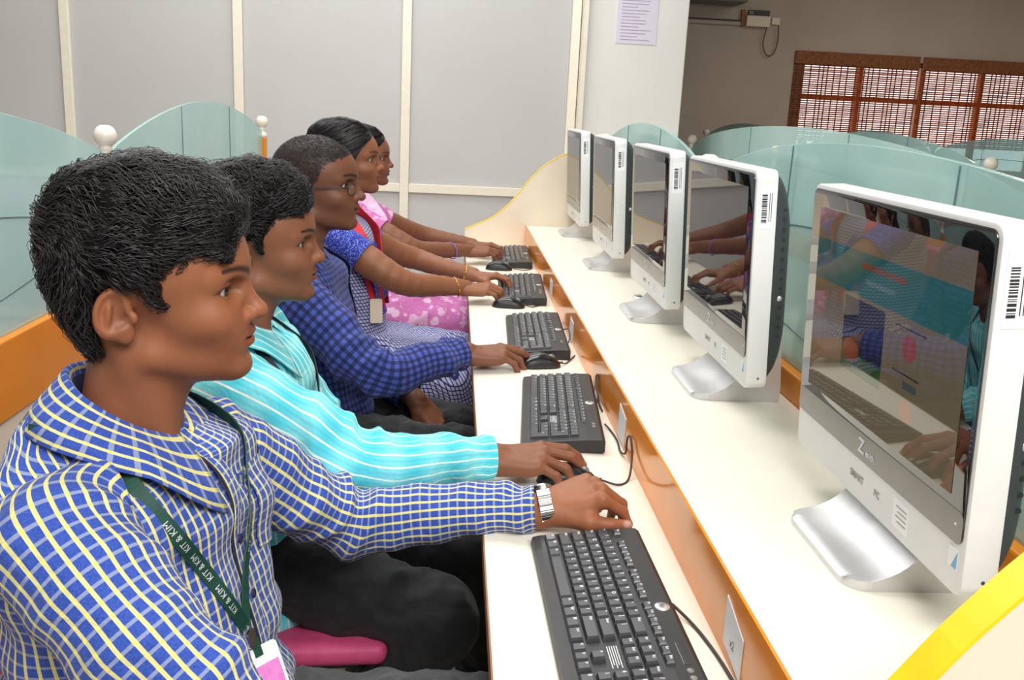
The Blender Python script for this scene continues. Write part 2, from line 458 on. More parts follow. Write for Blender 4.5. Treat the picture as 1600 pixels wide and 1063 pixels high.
# window in the far wall: frame, mullions, panes
win = empty('window_1', (5.1, 10.1, WZ0)); win['kind'] = 'structure'
def wpart(name, mat, x0, x1, y0, y1, z0, z1):
    return MB().box(x0 - 5.1, x1 - 5.1, y0 - 10.1, y1 - 10.1, z0 - WZ0, z1 - WZ0).build(name, mat, win, smooth=False)
for (a, b) in ((WX0, WX0 + .05), (WX1 - .05, WX1)): wpart('window_jamb', M['bamboo_dark'], a, b, 10.06, 10.14, WZ0, WZ1)
wpart('window_head', M['bamboo_dark'], WX0, WX1, 10.06, 10.14, WZ1 - .05, WZ1); wpart('window_bar', M['bamboo_dark'], WX0, WX1, 10.07, 10.13, 1.60, 1.65)
mxs = [WX0 + .05] + [WX0 + 0.66 * k for k in (1, 2, 3, 4)] + [WX1 - .05]
for x in mxs[1:-1]: wpart('window_mullion', M['bamboo_dark'], x - .022, x + .022, 10.06, 10.14, WZ0, WZ1)
gp = NT('clear_pane'); _tr = gp.nd('ShaderNodeBsdfTransparent'); _mx = gp.nd('ShaderNodeMixShader'); _mx.inputs[0].default_value = 0.06
gp.set(rough=0.03); gp.lk(_tr.outputs[0], _mx.inputs[1]); gp.lk(gp.p.outputs[0], _mx.inputs[2]); gp.lk(_mx.outputs[0], gp.n['Material Output'].inputs[0])
for a, b in zip(mxs[:-1], mxs[1:]): wpart('pane', gp.m, a, b, 10.098, 10.102, WZ0, WZ1)

# grey panelled partition wall with cream frame
pw = struct('wall_back', MB().box(-4.1, 0.60, 5.63, 5.70, 0, 3.2), M['grey_panel'])
UX = [-4.05, -3.16, -2.22, -1.283, -0.346, 0.605]
RZ = [0.06, 0.883, 2.12, 3.14]
for x in UX: MB().box(x - .026, x + .026, 5.595, 5.64, 0, 3.2, 0.004).build('frame_upright', M['frame_cream'], pw, smooth=False)
for z in RZ:
    for a, b in zip(UX[:-1], UX[1:]): MB().box(a + .026, b - .026, 5.6, 5.64, z - .026, z + .026, 0.004).build('frame_rail', M['frame_cream'], pw, smooth=False)
for a, b in zip(UX[:-1], UX[1:]):
    for c, d in zip(RZ[:-1], RZ[1:]):
        MB().box(a + .027, b - .027, 5.622, 5.635, c + .027, d - .027).build('panel', M['grey_panel'], pw, smooth=False)
struct('trim_1', MB().box(0.635, 0.66, 5.50, 5.64, 0, 3.2), M['frame_cream'])
struct('wall_pillar', MB().box(0.66, 1.232, 5.55, 6.15, 0, 3.2, 0.006), M['plaster_white'])

# notice on the pillar
no = MB().box(0.826, 1.056, 5.546, 5.5495, 1.748, 2.07).build('notice_sheet', M['lilac_paper'], smooth=False)
tag(no, 'lilac printed notice sheet stuck on the white pillar', 'notice')
ln = MB()
for k in range(17):
    z = 2.05 - k * 0.0175
    if z < 1.765: break
    ln.box(0.85, 0.85 + (0.18 if k % 3 else 0.12) * random.uniform(0.75, 1.0), 5.5452, 5.5459, z - .0022, z + .0022)
ln.build('printed_lines', simple('lilac_print', srgb(176, 166, 200), 0.6), no, smooth=False, kind='stuff')

# bamboo blinds
def blind(x0, x1, label):
    r = empty('bamboo_blind', ((x0 + x1) / 2, 9.998, 1.2), label=label, cat='blind', group='bamboo blinds on the far window')
    cx = (x0 + x1) / 2
    MB().box(x0 - cx, x1 - cx, -.03, .0, 1.945 - 1.2, 2.075 - 1.2, .006).build('valance', M['bamboo_dark'], r, smooth=False)
    s_ = MB(); z = 1.17
    while z < 1.94:
        t = random.uniform(-.002, .002)
        s_.box(x0 - cx, x1 - cx, -.008, -.002, z - 1.2 + t, z - 1.2 + .0156 + t); z += 0.0212
    s_.build('slats', M['bamboo_slat'], r, smooth=False, kind='stuff')
    c_ = MB(); x = x0 + .03
    while x < x1:
        c_.box(x - cx, x - cx + .012, -.012, -.008, -.03, .75); x += random.choice((.045, .055, .07, .09))
    c_.build('weave_cords', M['bamboo_slat'], r, smooth=False, kind='stuff')
    return r
blind(3.41, 4.735, 'left brown bamboo blind half see-through over the far window')
blind(4.775, 6.75, 'right brown bamboo blind running out of the picture')

# trunking, electrical box and loose wire on the far wall
MB().box(1.2, 2.80, 9.965, 9.998, 2.285, 2.335, .004).build('cable_trunking', M['far_wall'], smooth=False)
o = bpy.data.objects['cable_trunking']; tag(o, 'beige cable trunking running along the far wall to the switch box', 'trunking')
MB().box(1.2, 2.80, 9.955, 9.966, 2.322, 2.338).build('cable', M['black_plastic'], o, smooth=False)
eb = empty('switch_box', (2.97, 9.99, 2.28), label='small beige electrical box with dark breakers on the far wall', cat='switch box')
MB().box(-.12, .125, -.06, .0, 0, .105, .006).build('box_body', M['panel_cream'], eb, smooth=False)
MB().box(-.10, .115, -.045, .0, .105, .16, .004).build('breaker_row', M['black_plastic'], eb, smooth=False)
MB().box(-.10, -.055, -.05, -.044, .115, .15).build('switch', M['grey_strip'], eb, smooth=False)
MB().box(.15, .235, -.03, .0, .03, .1, .006).build('socket', M['panel_cream'], eb, smooth=False)
MB().box(-.17, -.13, -.03, .0, .0, .16, .004).build('junction', M['bamboo'], eb, smooth=False)
lw = MB().tube(spline([(3.07, 9.95, 2.28), (3.05, 9.96, 2.12), (3.10, 9.96, 2.01), (3.17, 9.96, 2.03), (3.20, 9.96, 2.15), (3.19, 9.95, 2.30)], 30), .006, 6).build('hanging_wire', simple('brown_wire', srgb(120, 70, 54), .5))
tag(lw, 'thin brown wire hanging in a loop below the switch box', 'wire')
fb = MB().box(1.9, 2.75, 9.6, 9.98, 2.47, 2.55, .01).build('wall_shelf', simple('dusty_green_paint', srgb(120, 128, 118), .6), smooth=False)
tag(fb, 'dusty grey green shelf edge high on the far wall', 'shelf')
MB().box(1.95, 2.0, 9.9, 9.99, 2.40, 2.47).build('bracket', M['metal_dark'], fb, smooth=False)

# ------------------------------------------------------------------ glass partition rows
KNOB = [(0.0, 0.10), (.012, .0995), (.022, .094), (.029, .083), (.0315, .072), (.0305, .061), (.026, .051), (.018, .045), (.0155, .041), (.018, .037), (.0185, .033), (.0165, .030),
        (.016, .020), (.024, .012), (.0265, .004), (.0255, -.004), (.022, -.008), (0.0, -.008)]
def wave(y0, y1, zf, zp, p, n=44):
    return [(y0 + (y1 - y0) * i / n, zf + (zp - zf) * max(0.0, math.sin(PI * i / n)) ** p) for i in range(n + 1)]
def partition(x, posts, ztop_foot, zpeak, p, zrail0, zrail1, zpanel, label, name='glass_partition', rail=True, lines=True, post_top=1.175, extra=()):
    r = empty(name, (x, posts[0], 0), label=label, cat='partition', group='wave topped glass partitions')
    oy = posts[0]
    for a, b in zip(posts[:-1], posts[1:]):
        top = wave(a + .024, b - .024, ztop_foot, zpeak, p)
        poly = [(a + .024 - oy, zrail1)] + [(y - oy, z) for y, z in top] + [(b - .024 - oy, zrail1)]
        # remove the duplicate foot points
        g = MB().prism(poly, 'x', -.005, .005, 0.0012).build('glass_panel', M['glass'], r, smooth=False)
        if lines:
            L = b - a
            for k, fy in enumerate((0.34, 0.67)):
                zt = ztop_foot + (zpeak - ztop_foot) * math.sin(PI * fy) ** p
                yy = a + L * fy - oy
                MB().tube([(.0062, yy, zrail1 + (zt - zrail1) * .42), (.0062, yy, zt - .004)], .0013, 5).build('etched_line', M['etch'], g)
                MB().tube([(-.0062, yy, zrail1 + (zt - zrail1) * .42), (-.0062, yy, zt - .004)], .0013, 5).build('etched_line', M['etch'], g)
            for s_ in (-1, 1):
                arc = [(s_ * .0062, a + L * t - oy, zrail1 + .15 + .13 * math.sin(PI * t) ** .8) for t in np.linspace(.04, .96, 30)]
                MB().tube(arc, .0013, 5).build('etched_line', M['etch'], g)
                arc = [(s_ * .0062, a + L * t - oy, zrail1 + .19 - .13 * math.sin(PI * t)) for t in np.linspace(.04, .96, 30)]
                MB().tube(arc, .0011, 5).build('etched_line', M['etch'], g)
    for y in list(posts) + list(extra):
        po = MB().box(-.022, .022, y - .022 - oy, y + .022 - oy, 0.0, post_top, .004).build('post', M['orange_dull'], r, smooth=False)
        MB().lathe([(a_, h_ + post_top + .008) for a_, h_ in KNOB], (0, y - oy, 0), 24).build('knob', M['white_paint'], po)
    ya, yb = posts[0] - oy, posts[-1] - oy
    if rail:
        for a, b in zip(posts[:-1], posts[1:]):
            MB().box(-.024, .024, a + .022 - oy, b - .022 - oy, zrail0, zrail1, .004).build('rail', M['orange_dull'], r, smooth=False)
    for a, b in zip(posts[:-1], posts[1:]):
        MB().box(-.018, .018, a + .022 - oy, b - .022 - oy, 0.02, zrail0, .003).build('board', M['panel_cream'], r, smooth=False)
    return r
partition(-1.05, [0.56, 2.81, 5.05], 1.19, 1.335, 0.85, 0.645, 0.822, 0, 'frosted glass partition on an orange rail behind the seated people', post_top=1.158)
partition(0.622, [0.585, 2.545, 4.36], 1.20, 1.337, 0.6, 0.80, 0.90, 0, 'pale green glass partition standing behind the row of computers', post_top=1.165)
partition(1.45, [2.35, 6.10], 1.17, 1.345, 0.55, 0.80, 0.90, 0, 'second green glass partition seen beyond the computers', post_top=1.145, extra=(4.45,))
partition(2.35, [4.2, 6.6, 9.2], 1.17, 1.33, 0.6, 0.80, 0.90, 0, 'shaded glass partition below the left bamboo blind', post_top=1.145)
partition(3.7, [5.2, 7.4, 9.6], 1.17, 1.32, 0.6, 0.80, 0.90, 0, 'farthest dim glass partition under the window', post_top=1.145)

# ------------------------------------------------------------------ the long desk
DY0, DY1 = 0.555, 4.33
desk = empty('computer_desk', (0.3, DY0, 0), label='long cream computer desk with raised shelf and orange riser', cat='desk')
def dpart(name, mb, mat, parent=desk, smooth=False, label=None):
    for v in mb.v: v -= np.array([0.3, DY0, 0])
    return mb.build(name, mat, parent, smooth=smooth, label=label)
dpart('desktop', MB().box(0.0015, 0.29, DY0, DY1, 0.722, 0.75, .001), M['laminate'])
dpart('edge_band', MB().box(-.0006, 0.0014, DY0 + .001, DY1 - .001, 0.7215, 0.7492), M['brown_edge'])
dpart('riser', MB().box(0.277, 0.2805, DY0 + .001, DY1 - .001, 0.7502, 0.8462), M['orange'], label='polished orange riser')
dpart('shelf', MB().box(0.2808, 0.597, DY0 + .001, DY1 - .001, 0.829, 0.847, .0012), M['laminate'], label='raised cream monitor shelf')
dpart('back_board', MB().box(0.58, 0.597, DY0 + .02, DY1 - .02, 0.05, 0.8285), M['panel_cream'])
dpart('modesty_board', MB().box(0.30, 0.316, DY0 + .02, DY1 - .02, 0.30, 0.7215), M['panel_cream'])
prof = spline([(0.0, .815), (.041, .835), (.125, .876), (.189, .931), (.239, .989), (.283, 1.048), (.332, 1.102), (.377, 1.137), (.433, 1.169), (.50, 1.192), (.597, 1.205)], 40)
for k, (ya, yb) in enumerate(((DY0 - .028, DY0), (DY1, DY1 + .024))):
    ep = dpart('end_panel', MB().prism([(0.0, 0.0)] + [tuple(p) for p in prof] + [(0.597, 0.0)], 'y', ya, yb, 0), M['panel_cream'], label='cream wave cut end panel')
    eb_ = MB()
    nrm = np.gradient(prof, axis=0); nrm = np.stack([-nrm[:, 1], nrm[:, 0]], 1); nrm /= np.linalg.norm(nrm, axis=1)[:, None]
    lo = prof + nrm * .0004; hi = prof + nrm * .0032
    eb_.prism([tuple(p) for p in lo] + [tuple(p) for p in hi[::-1]], 'y', ya - .0008, yb + .0008, 0)
    for v in eb_.v: v -= np.array([0.3, DY0, 0])
    e2 = eb_.build('curved_edge_band', M['yellow_edge'], None, smooth=False, label='bright yellow edge band' if k == 0 else None)
    e2.parent = ep
for y in (0.62, 2.44, 4.27):
    dpart('support_leg', MB().box(0.05, 0.28, y - .012, y + .012, 0.0, .7215, .002), M['panel_cream'])

# stickers on the riser
for k, (y, z, dz, t, lb) in enumerate(((0.955, .79, .055, 0.20, 'white card on the orange riser beside the nearest keyboard'), (1.705, .787, .06, .1, 'white card on the orange riser above the second mouse cable'),
                             (2.52, .786, .05, .05, 'white card on the orange riser behind the third keyboard'), (3.10, .792, .05, .0, 'white card on the orange riser behind the fourth keyboard'))):
    c = MB().prism([(y - .034, z - dz / 2 - t * .03), (y + .034, z - dz / 2 + t * .03), (y + .034, z + dz / 2 + t * .05), (y - .034, z + dz / 2 - t * .05)], 'x', .2755, .2768).build('socket_card', M['paper'], smooth=False)
    tag(c, lb, 'card', 'white cards on the orange riser')
    if k > 0: continue
    tv, tf = text_geo('x2', .016)
    tv = np.stack([np.full(len(tv), .2752), y - tv[:, 0], z - .008 + tv[:, 1]], 1)
    MB().add(tv, tf).build('printed_mark', M['black_print'], c, smooth=False)
# ================================================================== KEYBOARDS
KBL, KBW = 0.452, 0.158       # local x: left to right, local y: front (space bar) to back, z up
def make_keyboard():
    r = empty('keyboard')
    n = 0
    # tapered case: side profile in (y, z)
    case = MB()
    prof_ = [(-KBW / 2, .004), (-KBW / 2 + .004, 0.0), (KBW / 2 - .004, 0.0), (KBW / 2, .004), (KBW / 2, .024), (KBW / 2 - .006, .028), (KBW / 2 - .034, .027), (-KBW / 2 + .012, .0145), (-KBW / 2 + .002, .012)]
    case.prism(prof_, 'x', -KBL / 2, KBL / 2, .0015)
    case.build('case', M['black_plastic'], r, smooth=False)
    slope = (.027 - .0145) / (KBW - .046)
    def ztop(y): return .0145 + slope * (y + KBW / 2 - .012)
    U = .0188; x0 = -KBL / 2 + .010; y0 = -KBW / 2 + .017
    meshes = {}
    legends = MB()
    def key(cx, cy, wu, du, text, th=.0075):
        k = (round(wu, 2), round(du, 2))
        if k not in meshes:
            w_, d_ = wu * U - .0018, du * U - .0018
            b = [(-w_ / 2, -d_ / 2, 0), (w_ / 2, -d_ / 2, 0), (w_ / 2, d_ / 2, 0), (-w_ / 2, d_ / 2, 0)]
            i1, i2 = .0012, .0026
            m_ = [(-w_ / 2 + i1, -d_ / 2 + i1, th * .6), (w_ / 2 - i1, -d_ / 2 + i1, th * .6), (w_ / 2 - i1, d_ / 2 - i1, th * .6), (-w_ / 2 + i1, d_ / 2 - i1, th * .6)]
            t_ = [(-w_ / 2 + i2, -d_ / 2 + i2, th), (w_ / 2 - i2, -d_ / 2 + i2, th), (w_ / 2 - i2, d_ / 2 - i2 * .7, th), (-w_ / 2 + i2, d_ / 2 - i2 * .7, th)]
            f_ = [(0, 1, 5, 4), (1, 2, 6, 5), (2, 3, 7, 6), (3, 0, 4, 7), (4, 5, 9, 8), (5, 6, 10, 9), (6, 7, 11, 10), (7, 4, 8, 11), (8, 9, 10, 11)]
            me = bpy.data.meshes.new('key'); me.from_pydata(b + m_ + t_, [], f_); me.materials.append(M['black_key']); meshes[k] = me
        o = link('key', meshes[k], r); z = ztop(cy)
        o.location = (cx, cy, z - .0005); o.rotation_euler = (math.atan(slope), 0, 0)
        if text:
            tv, tf = glyph(text)
            if len(tv):
                s_ = .0070 if len(text) == 1 else .0046
                tv = tv * s_
                off = (-(wu * U) / 2 + .0062 if len(text) == 1 else -(wu * U) / 2 + .0048 + .0009 * len(text))
                p = np.stack([cx + off + tv[:, 0], cy + du * U * .16 + tv[:, 1], np.full(len(tv), z + th - .0003) + (tv[:, 1] + du * U * .16) * slope], 1)
                legends.add(p, tf)
    gl = {}
    def glyph(t):
        if t not in gl: gl[t] = text_geo(t, 1.0, .03)
        return gl[t]
    rows = [
        [('Ctrl', 1.25), ('W', 1.25), ('Alt', 1.25), ('', 6.0), ('Alt', 1.25), ('W', 1.25), ('M', 1.25), ('Ctrl', 1.5)],
        [('Shift', 2.25)] + [(c, 1) for c in 'ZXCVBNM<>?'] + [('Shift', 2.75)],
        [('Caps', 1.75)] + [(c, 1) for c in 'ASDFGHJKL;"'] + [('Enter', 2.25)],
        [('Tab', 1.5)] + [(c, 1) for c in 'QWERTYUIOP[]'] + [('|', 1.5)],
        [('~', 1)] + [(c, 1) for c in '1234567890-='] + [('Bksp', 2)],
    ]
    for ri, row in enumerate(rows):
        x = x0
        for t, wu in row:
            key(x + wu * U / 2, y0 + (ri + .5) * U, wu, 1, t); x += wu * U
    yF = y0 + 5 * U + .0045 + U * .35
    key(x0 + U / 2, yF, 1, .72, 'Esc', .005)
    x = x0 + 2 * U
    for g in range(3):
        for k in range(4):
            key(x + U / 2, yF, 1, .72, 'F%d' % (g * 4 + k + 1), .005); x += U
        x += U * .5
    # nav cluster
    nx = x0 + 15.25 * U
    for k, t in enumerate(('Prt', 'Scr', 'Brk')): key(nx + (k + .5) * U, yF, 1, .72, t, .005)
    for k, t in enumerate(('Ins', 'Hm', 'PU')): key(nx + (k + .5) * U, y0 + 4.5 * U, 1, 1, t)
    for k, t in enumerate(('Del', 'End', 'PD')): key(nx + (k + .5) * U, y0 + 3.5 * U, 1, 1, t)
    key(nx + 1.5 * U, y0 + 1.5 * U, 1, 1, '^')
    for k, t in enumerate(('<', 'v', '>')): key(nx + (k + .5) * U, y0 + .5 * U, 1, 1, t)
    # number pad
    px = x0 + 18.5 * U
    for k, t in enumerate(('Num', '/', '*', '-')): key(px + (k + .5) * U, y0 + 4.5 * U, 1, 1, t)
    for ri, row in enumerate(('123', '456', '789')):
        for k, t in enumerate(row): key(px + (k + .5) * U, y0 + (ri + 1.5) * U, 1, 1, t)
    key(px + U, y0 + .5 * U, 2, 1, '0'); key(px + 2.5 * U, y0 + .5 * U, 1, 1, '.')
    key(px + 3.5 * U, y0 + 3 * U, 1, 2, '+'); key(px + 3.5 * U, y0 + 1 * U, 1, 2, 'Ent')
    # caution print between the arrow keys and the paging keys
    for k in range(5):
        yy = y0 + 2.18 * U + k * .0027
        legends.box(nx + .006, nx + .05 - (k % 2) * .006, yy, yy + .0011, ztop(yy) + .0002, ztop(yy) + .0005)
    legends.build('key_legends', M['legend'], r, smooth=False, kind='stuff')
    # round silver badge, media buttons, leds
    yb = KBW / 2 - .017
    bd = MB().lathe([(0, .0292), (.0085, .0292), (.0098, .0284), (.0098, .026)], (0.0, yb, 0), 28).build('badge', M['silver'], r)
    tv, tf = text_geo('hp', .0105)
    MB().add(tv + np.array([0.0, yb, .02945]), tf).build('badge_mark', M['black_print'], bd, smooth=False)
    MB().box(nx + .008, nx + .055, yb - .0042, yb + .0042, .0262, .0279, .001).build('media_strip', M['black_gloss'], r, smooth=False)
    for k in range(2):
        MB().lathe([(0, .0295), (.0034, .0293), (.0044, .028), (.0044, .026)], (nx + .066 + k * .014, yb, 0), 16).build('round_button', M['grey_strip'], r)
    return r
kb0 = make_keyboard()
KB = [((.152, 1.045), -1.0, 'black keyboard nearest the camera with the left hand of the yellow checked shirt beside it'),
      ((.176, 1.880), 4.5, 'black keyboard behind the hand of the person in the cyan shirt'),
      ((.180, 2.545), 2.0, 'black keyboard behind the hand of the person in blue gingham'),
      ((.184, 3.215), 2.5, 'black keyboard under the hands wearing gold bangles'),
      ((.190, 3.930), 1.5, 'farthest black keyboard by the curved end panel')]
KBO = []
for i, ((x, y), rot, lb) in enumerate(KB):
    k = kb0 if i == 0 else copy_tree(kb0)
    k.location = (x, y, .7505); k.rotation_euler = (0, 0, math.radians(-90 - rot))
    tag(k, lb, 'keyboard', 'black keyboards on the desk'); KBO.append(k)

# ================================================================== MICE
def make_mouse():
    r = empty('mouse')       # local x: nose of the mouse
    L, W_, H_ = .106, .058, .036
    def shell(t0, t1, z0, z1, infl, nu=26, nv=30):
        v = []; f = []
        for i in range(nu + 1):
            t = i / nu
            x = -L / 2 + L * t
            e = max(0.0, 1 - abs(2 * t - 1) ** 3.0) ** (1 / 2.3)
            wd = (W_ / 2) * e * (1 - .10 * math.sin(PI * t) ** 4 * 0.6) + infl
            hh = H_ * (max(0.0, math.sin(PI * (t * .86 + .08)) ** .7) * (1 - .18 * t)) * e ** .35
            for j in range(nv):
                a = PI * j / (nv - 1)
                y = wd * math.copysign(abs(math.cos(a)) ** .75, math.cos(a)); z = z0 + (hh - z0 + infl) * abs(math.sin(a)) ** .72
                v.append((x, y, max(z, z0)))
        for i in range(nu):
            for j in range(nv - 1):
                f.append((i * nv + j, i * nv + j + 1, (i + 1) * nv + j + 1, (i + 1) * nv + j))
        for i in (0, nu): f.append(tuple(i * nv + j for j in range(nv)))
        f.append(tuple(i * nv for i in range(nu + 1)) + tuple(i * nv + nv - 1 for i in range(nu, -1, -1)))
        return v, f
    v, f = shell(0, 1, 0.0, .02, 0.0)
    v = np.array(v); MB().add(np.where(v[:, 2:3] > .021, v * np.array([1, 1, 1]) - np.array([0, 0, .0015]), v), f).build('body', M['black_plastic'], r)
    # glossy top cover: same dome, only its upper part, slightly proud
    v2, f2 = shell(0, 1, 0.0, .02, .0008); v2 = np.array(v2)
    keep = [q for q in f2 if len(q) == 4 and all(abs(v2[i][1]) < .0225 and v2[i][2] > .008 and v2[i][0] > -.047 for i in q)]
    for nm, cond in (('palm_cover', lambda p: p[0] <= .003), ('button', lambda p: p[0] > .003 and p[1] > .0006), ('button', lambda p: p[0] > .003 and p[1] < -.0006)):
        fs = [q for q in keep if cond(v2[list(q)].mean(0))]
        ids = sorted({i for q in fs for i in q}); mp = {a: b for b, a in enumerate(ids)}
        if fs: MB().add(v2[ids] + np.array([0, 0, .0004]), [[mp[i] for i in q] for q in fs]).build(nm, M['black_gloss'], r)
    MB().lathe([(0, -.003), (.0085, -.003), (.0095, 0), (.0085, .003), (0, .003)], (.028, 0, .0215), 20, axis='y').build('scroll_wheel', M['grey_strip'], r)
    MB().tube([(L / 2 - .006, 0, .008), (L / 2 + .006, 0, .008)], .0026, 8).build('strain_relief', M['rubber'], r)
    return r
ms0 = make_mouse()
MS = [((.150, 1.508), -2, 'glossy black mouse held by the person in the cyan shirt'),
      ((.168, 2.252), 12, 'black mouse under the fingers of the person in blue gingham'),
      ((.128, 2.955), -4, 'black mouse lying in front of the keyboard with gold bangled hands'),
      ((.128, 3.660), -4, 'farthest black mouse in front of the last keyboard')]
for i, ((x, y), rot, lb) in enumerate(MS):
    k = ms0 if i == 0 else copy_tree(ms0)
    k.location = (x, y, .7505); k.rotation_euler = (0, 0, math.radians(rot))
    tag(k, lb, 'mouse', 'black mice on the desk')

# ------------------------------------------------------------------ cables (top-level, lie on the desk)
def cable(pts, label, r=.0021, n=70):
    o = MB().tube(spline(pts, n), r, 7).build('cable', M['rubber']); return tag(o, label, 'cable', 'black cables on the desk')
ZD = .7528
cable([(.234, 1.075, .766), (.252, 1.055, .755), (.262, 1.02, ZD), (.270, .96, ZD), (.272, .90, ZD), (.262, .83, ZD), (.25, .79, ZD + .002), (.225, .80, ZD), (.213, .86, ZD), (.228, .915, ZD + .006), (.250, .90, ZD + .012), (.272, .84, .80), (.276, .80, .82)],
      'dark keyboard cable curling by the orange riser nearest the camera')
cable([(.262, 1.925, .764), (.268, 1.96, .775), (.2735, 2.01, .80), (.2735, 2.02, .79), (.271, 1.96, .757), (.2705, 1.90, ZD)], 'dark cable loop rising behind the second keyboard', .0019)
cable([(.260, 1.80, .758), (.268, 1.78, ZD), (.272, 1.72, ZD), (.268, 1.66, ZD), (.270, 1.62, ZD + .012), (.2735, 1.63, .79), (.2735, 1.60, .80), (.270, 1.56, .775), (.258, 1.52, ZD), (.236, 1.497, ZD), (.2085, 1.506, .757)],
      'dark mouse cable curving from the mouse of the cyan shirt to the riser', .0019)
cable([(.258, 2.60, .764), (.266, 2.59, .768), (.2735, 2.56, .775), (.2735, 2.52, .765), (.268, 2.50, ZD)], 'small cable loop behind the third keyboard', .0017, 40)
cable([(.224, 2.265, .756), (.236, 2.28, ZD), (.250, 2.312, ZD), (.268, 2.36, ZD)], 'short cable from the mouse of the gingham shirt', .0017, 30)
cable([(.186, 2.951, .756), (.205, 2.955, ZD), (.222, 2.975, ZD), (.236, 2.985, ZD)], 'short cable from the mouse by the bangled hands', .0017, 30)
cable([(.186, 3.656, .756), (.225, 3.655, ZD), (.255, 3.685, ZD), (.265, 3.74, ZD)], 'short cable from the farthest mouse', .0017, 30)

# ================================================================== ALL-IN-ONE COMPUTERS
def screen_mat(on):
    t = NT('lit_screen' if on else 'dark_screen')
    if on:
        g = t.nd('ShaderNodeTexCoord'); s_ = t.nd('ShaderNodeSeparateXYZ'); t.lk(g.outputs['Generated'], s_.inputs[0])
        a = t.math('SUBTRACT', 1.0, s_.outputs[1]); b = s_.outputs[2]     # a: left to right, b: bottom to top
        def rect(a0, a1, b0, b1):
            m_ = t.math('MULTIPLY', t.math('GREATER_THAN', a, a0), t.math('LESS_THAN', a, a1))
            return t.math('MULTIPLY', m_, t.math('MULTIPLY', t.math('GREATER_THAN', b, b0), t.math('LESS_THAN', b, b1)))
        def disc(ca, cb, ra, rb):
            q = t.math('ADD', t.math('POWER', t.math('DIVIDE', t.math('SUBTRACT', a, ca), ra), 2.0), t.math('POWER', t.math('DIVIDE', t.math('SUBTRACT', b, cb), rb), 2.0))
            return t.math('LESS_THAN', q, 1.0)
        c = t.mix(0.0, srgb(150, 134, 104), srgb(150, 134, 104))
        c = t.mix(rect(0, 1, .62, .84), c, srgb(52, 128, 124))
        c = t.mix(rect(.36, .66, .76, .79), c, srgb(150, 96, 70)); c = t.mix(rect(.40, .60, .69, .715), c, srgb(110, 150, 140))
        c = t.mix(rect(.26, .55, .22, .60), c, srgb(40, 42, 62)); c = t.mix(rect(.26, .55, .22, .32), c, srgb(72, 104, 60))
        c = t.mix(disc(.33, .33, .06, .06), c, srgb(150, 70, 48))
        for (a0, a1, b0) in ((.62, .80, .57), (.62, .78, .36)): c = t.mix(rect(a0, a1, b0, b0 + .008), c, srgb(70, 66, 60))
        c = t.mix(disc(.71, .49, .045, .06), c, srgb(190, 96, 70)); c = t.mix(disc(.72, .20, .04, .05), c, srgb(200, 120, 60))
        c = t.mix(rect(.69, .77, .30, .335), c, srgb(96, 112, 104))
        t.base((.006, .006, .007)); t.lk(c, t.p.inputs['Emission Color']); t.set(emit=0.30)
    else:
        t.base((.012, .012, .014))
    t.set(rough=0.025, spec=0.95, ior=1.6)
    return t.m
M['screen_on'] = screen_mat(True); M['screen_off'] = screen_mat(False)
tb = NT('black_bezel_glass'); tb.base((.006, .006, .008)); tb.set(rough=0.02, spec=0.95, ior=1.6); M['bezel'] = tb.m

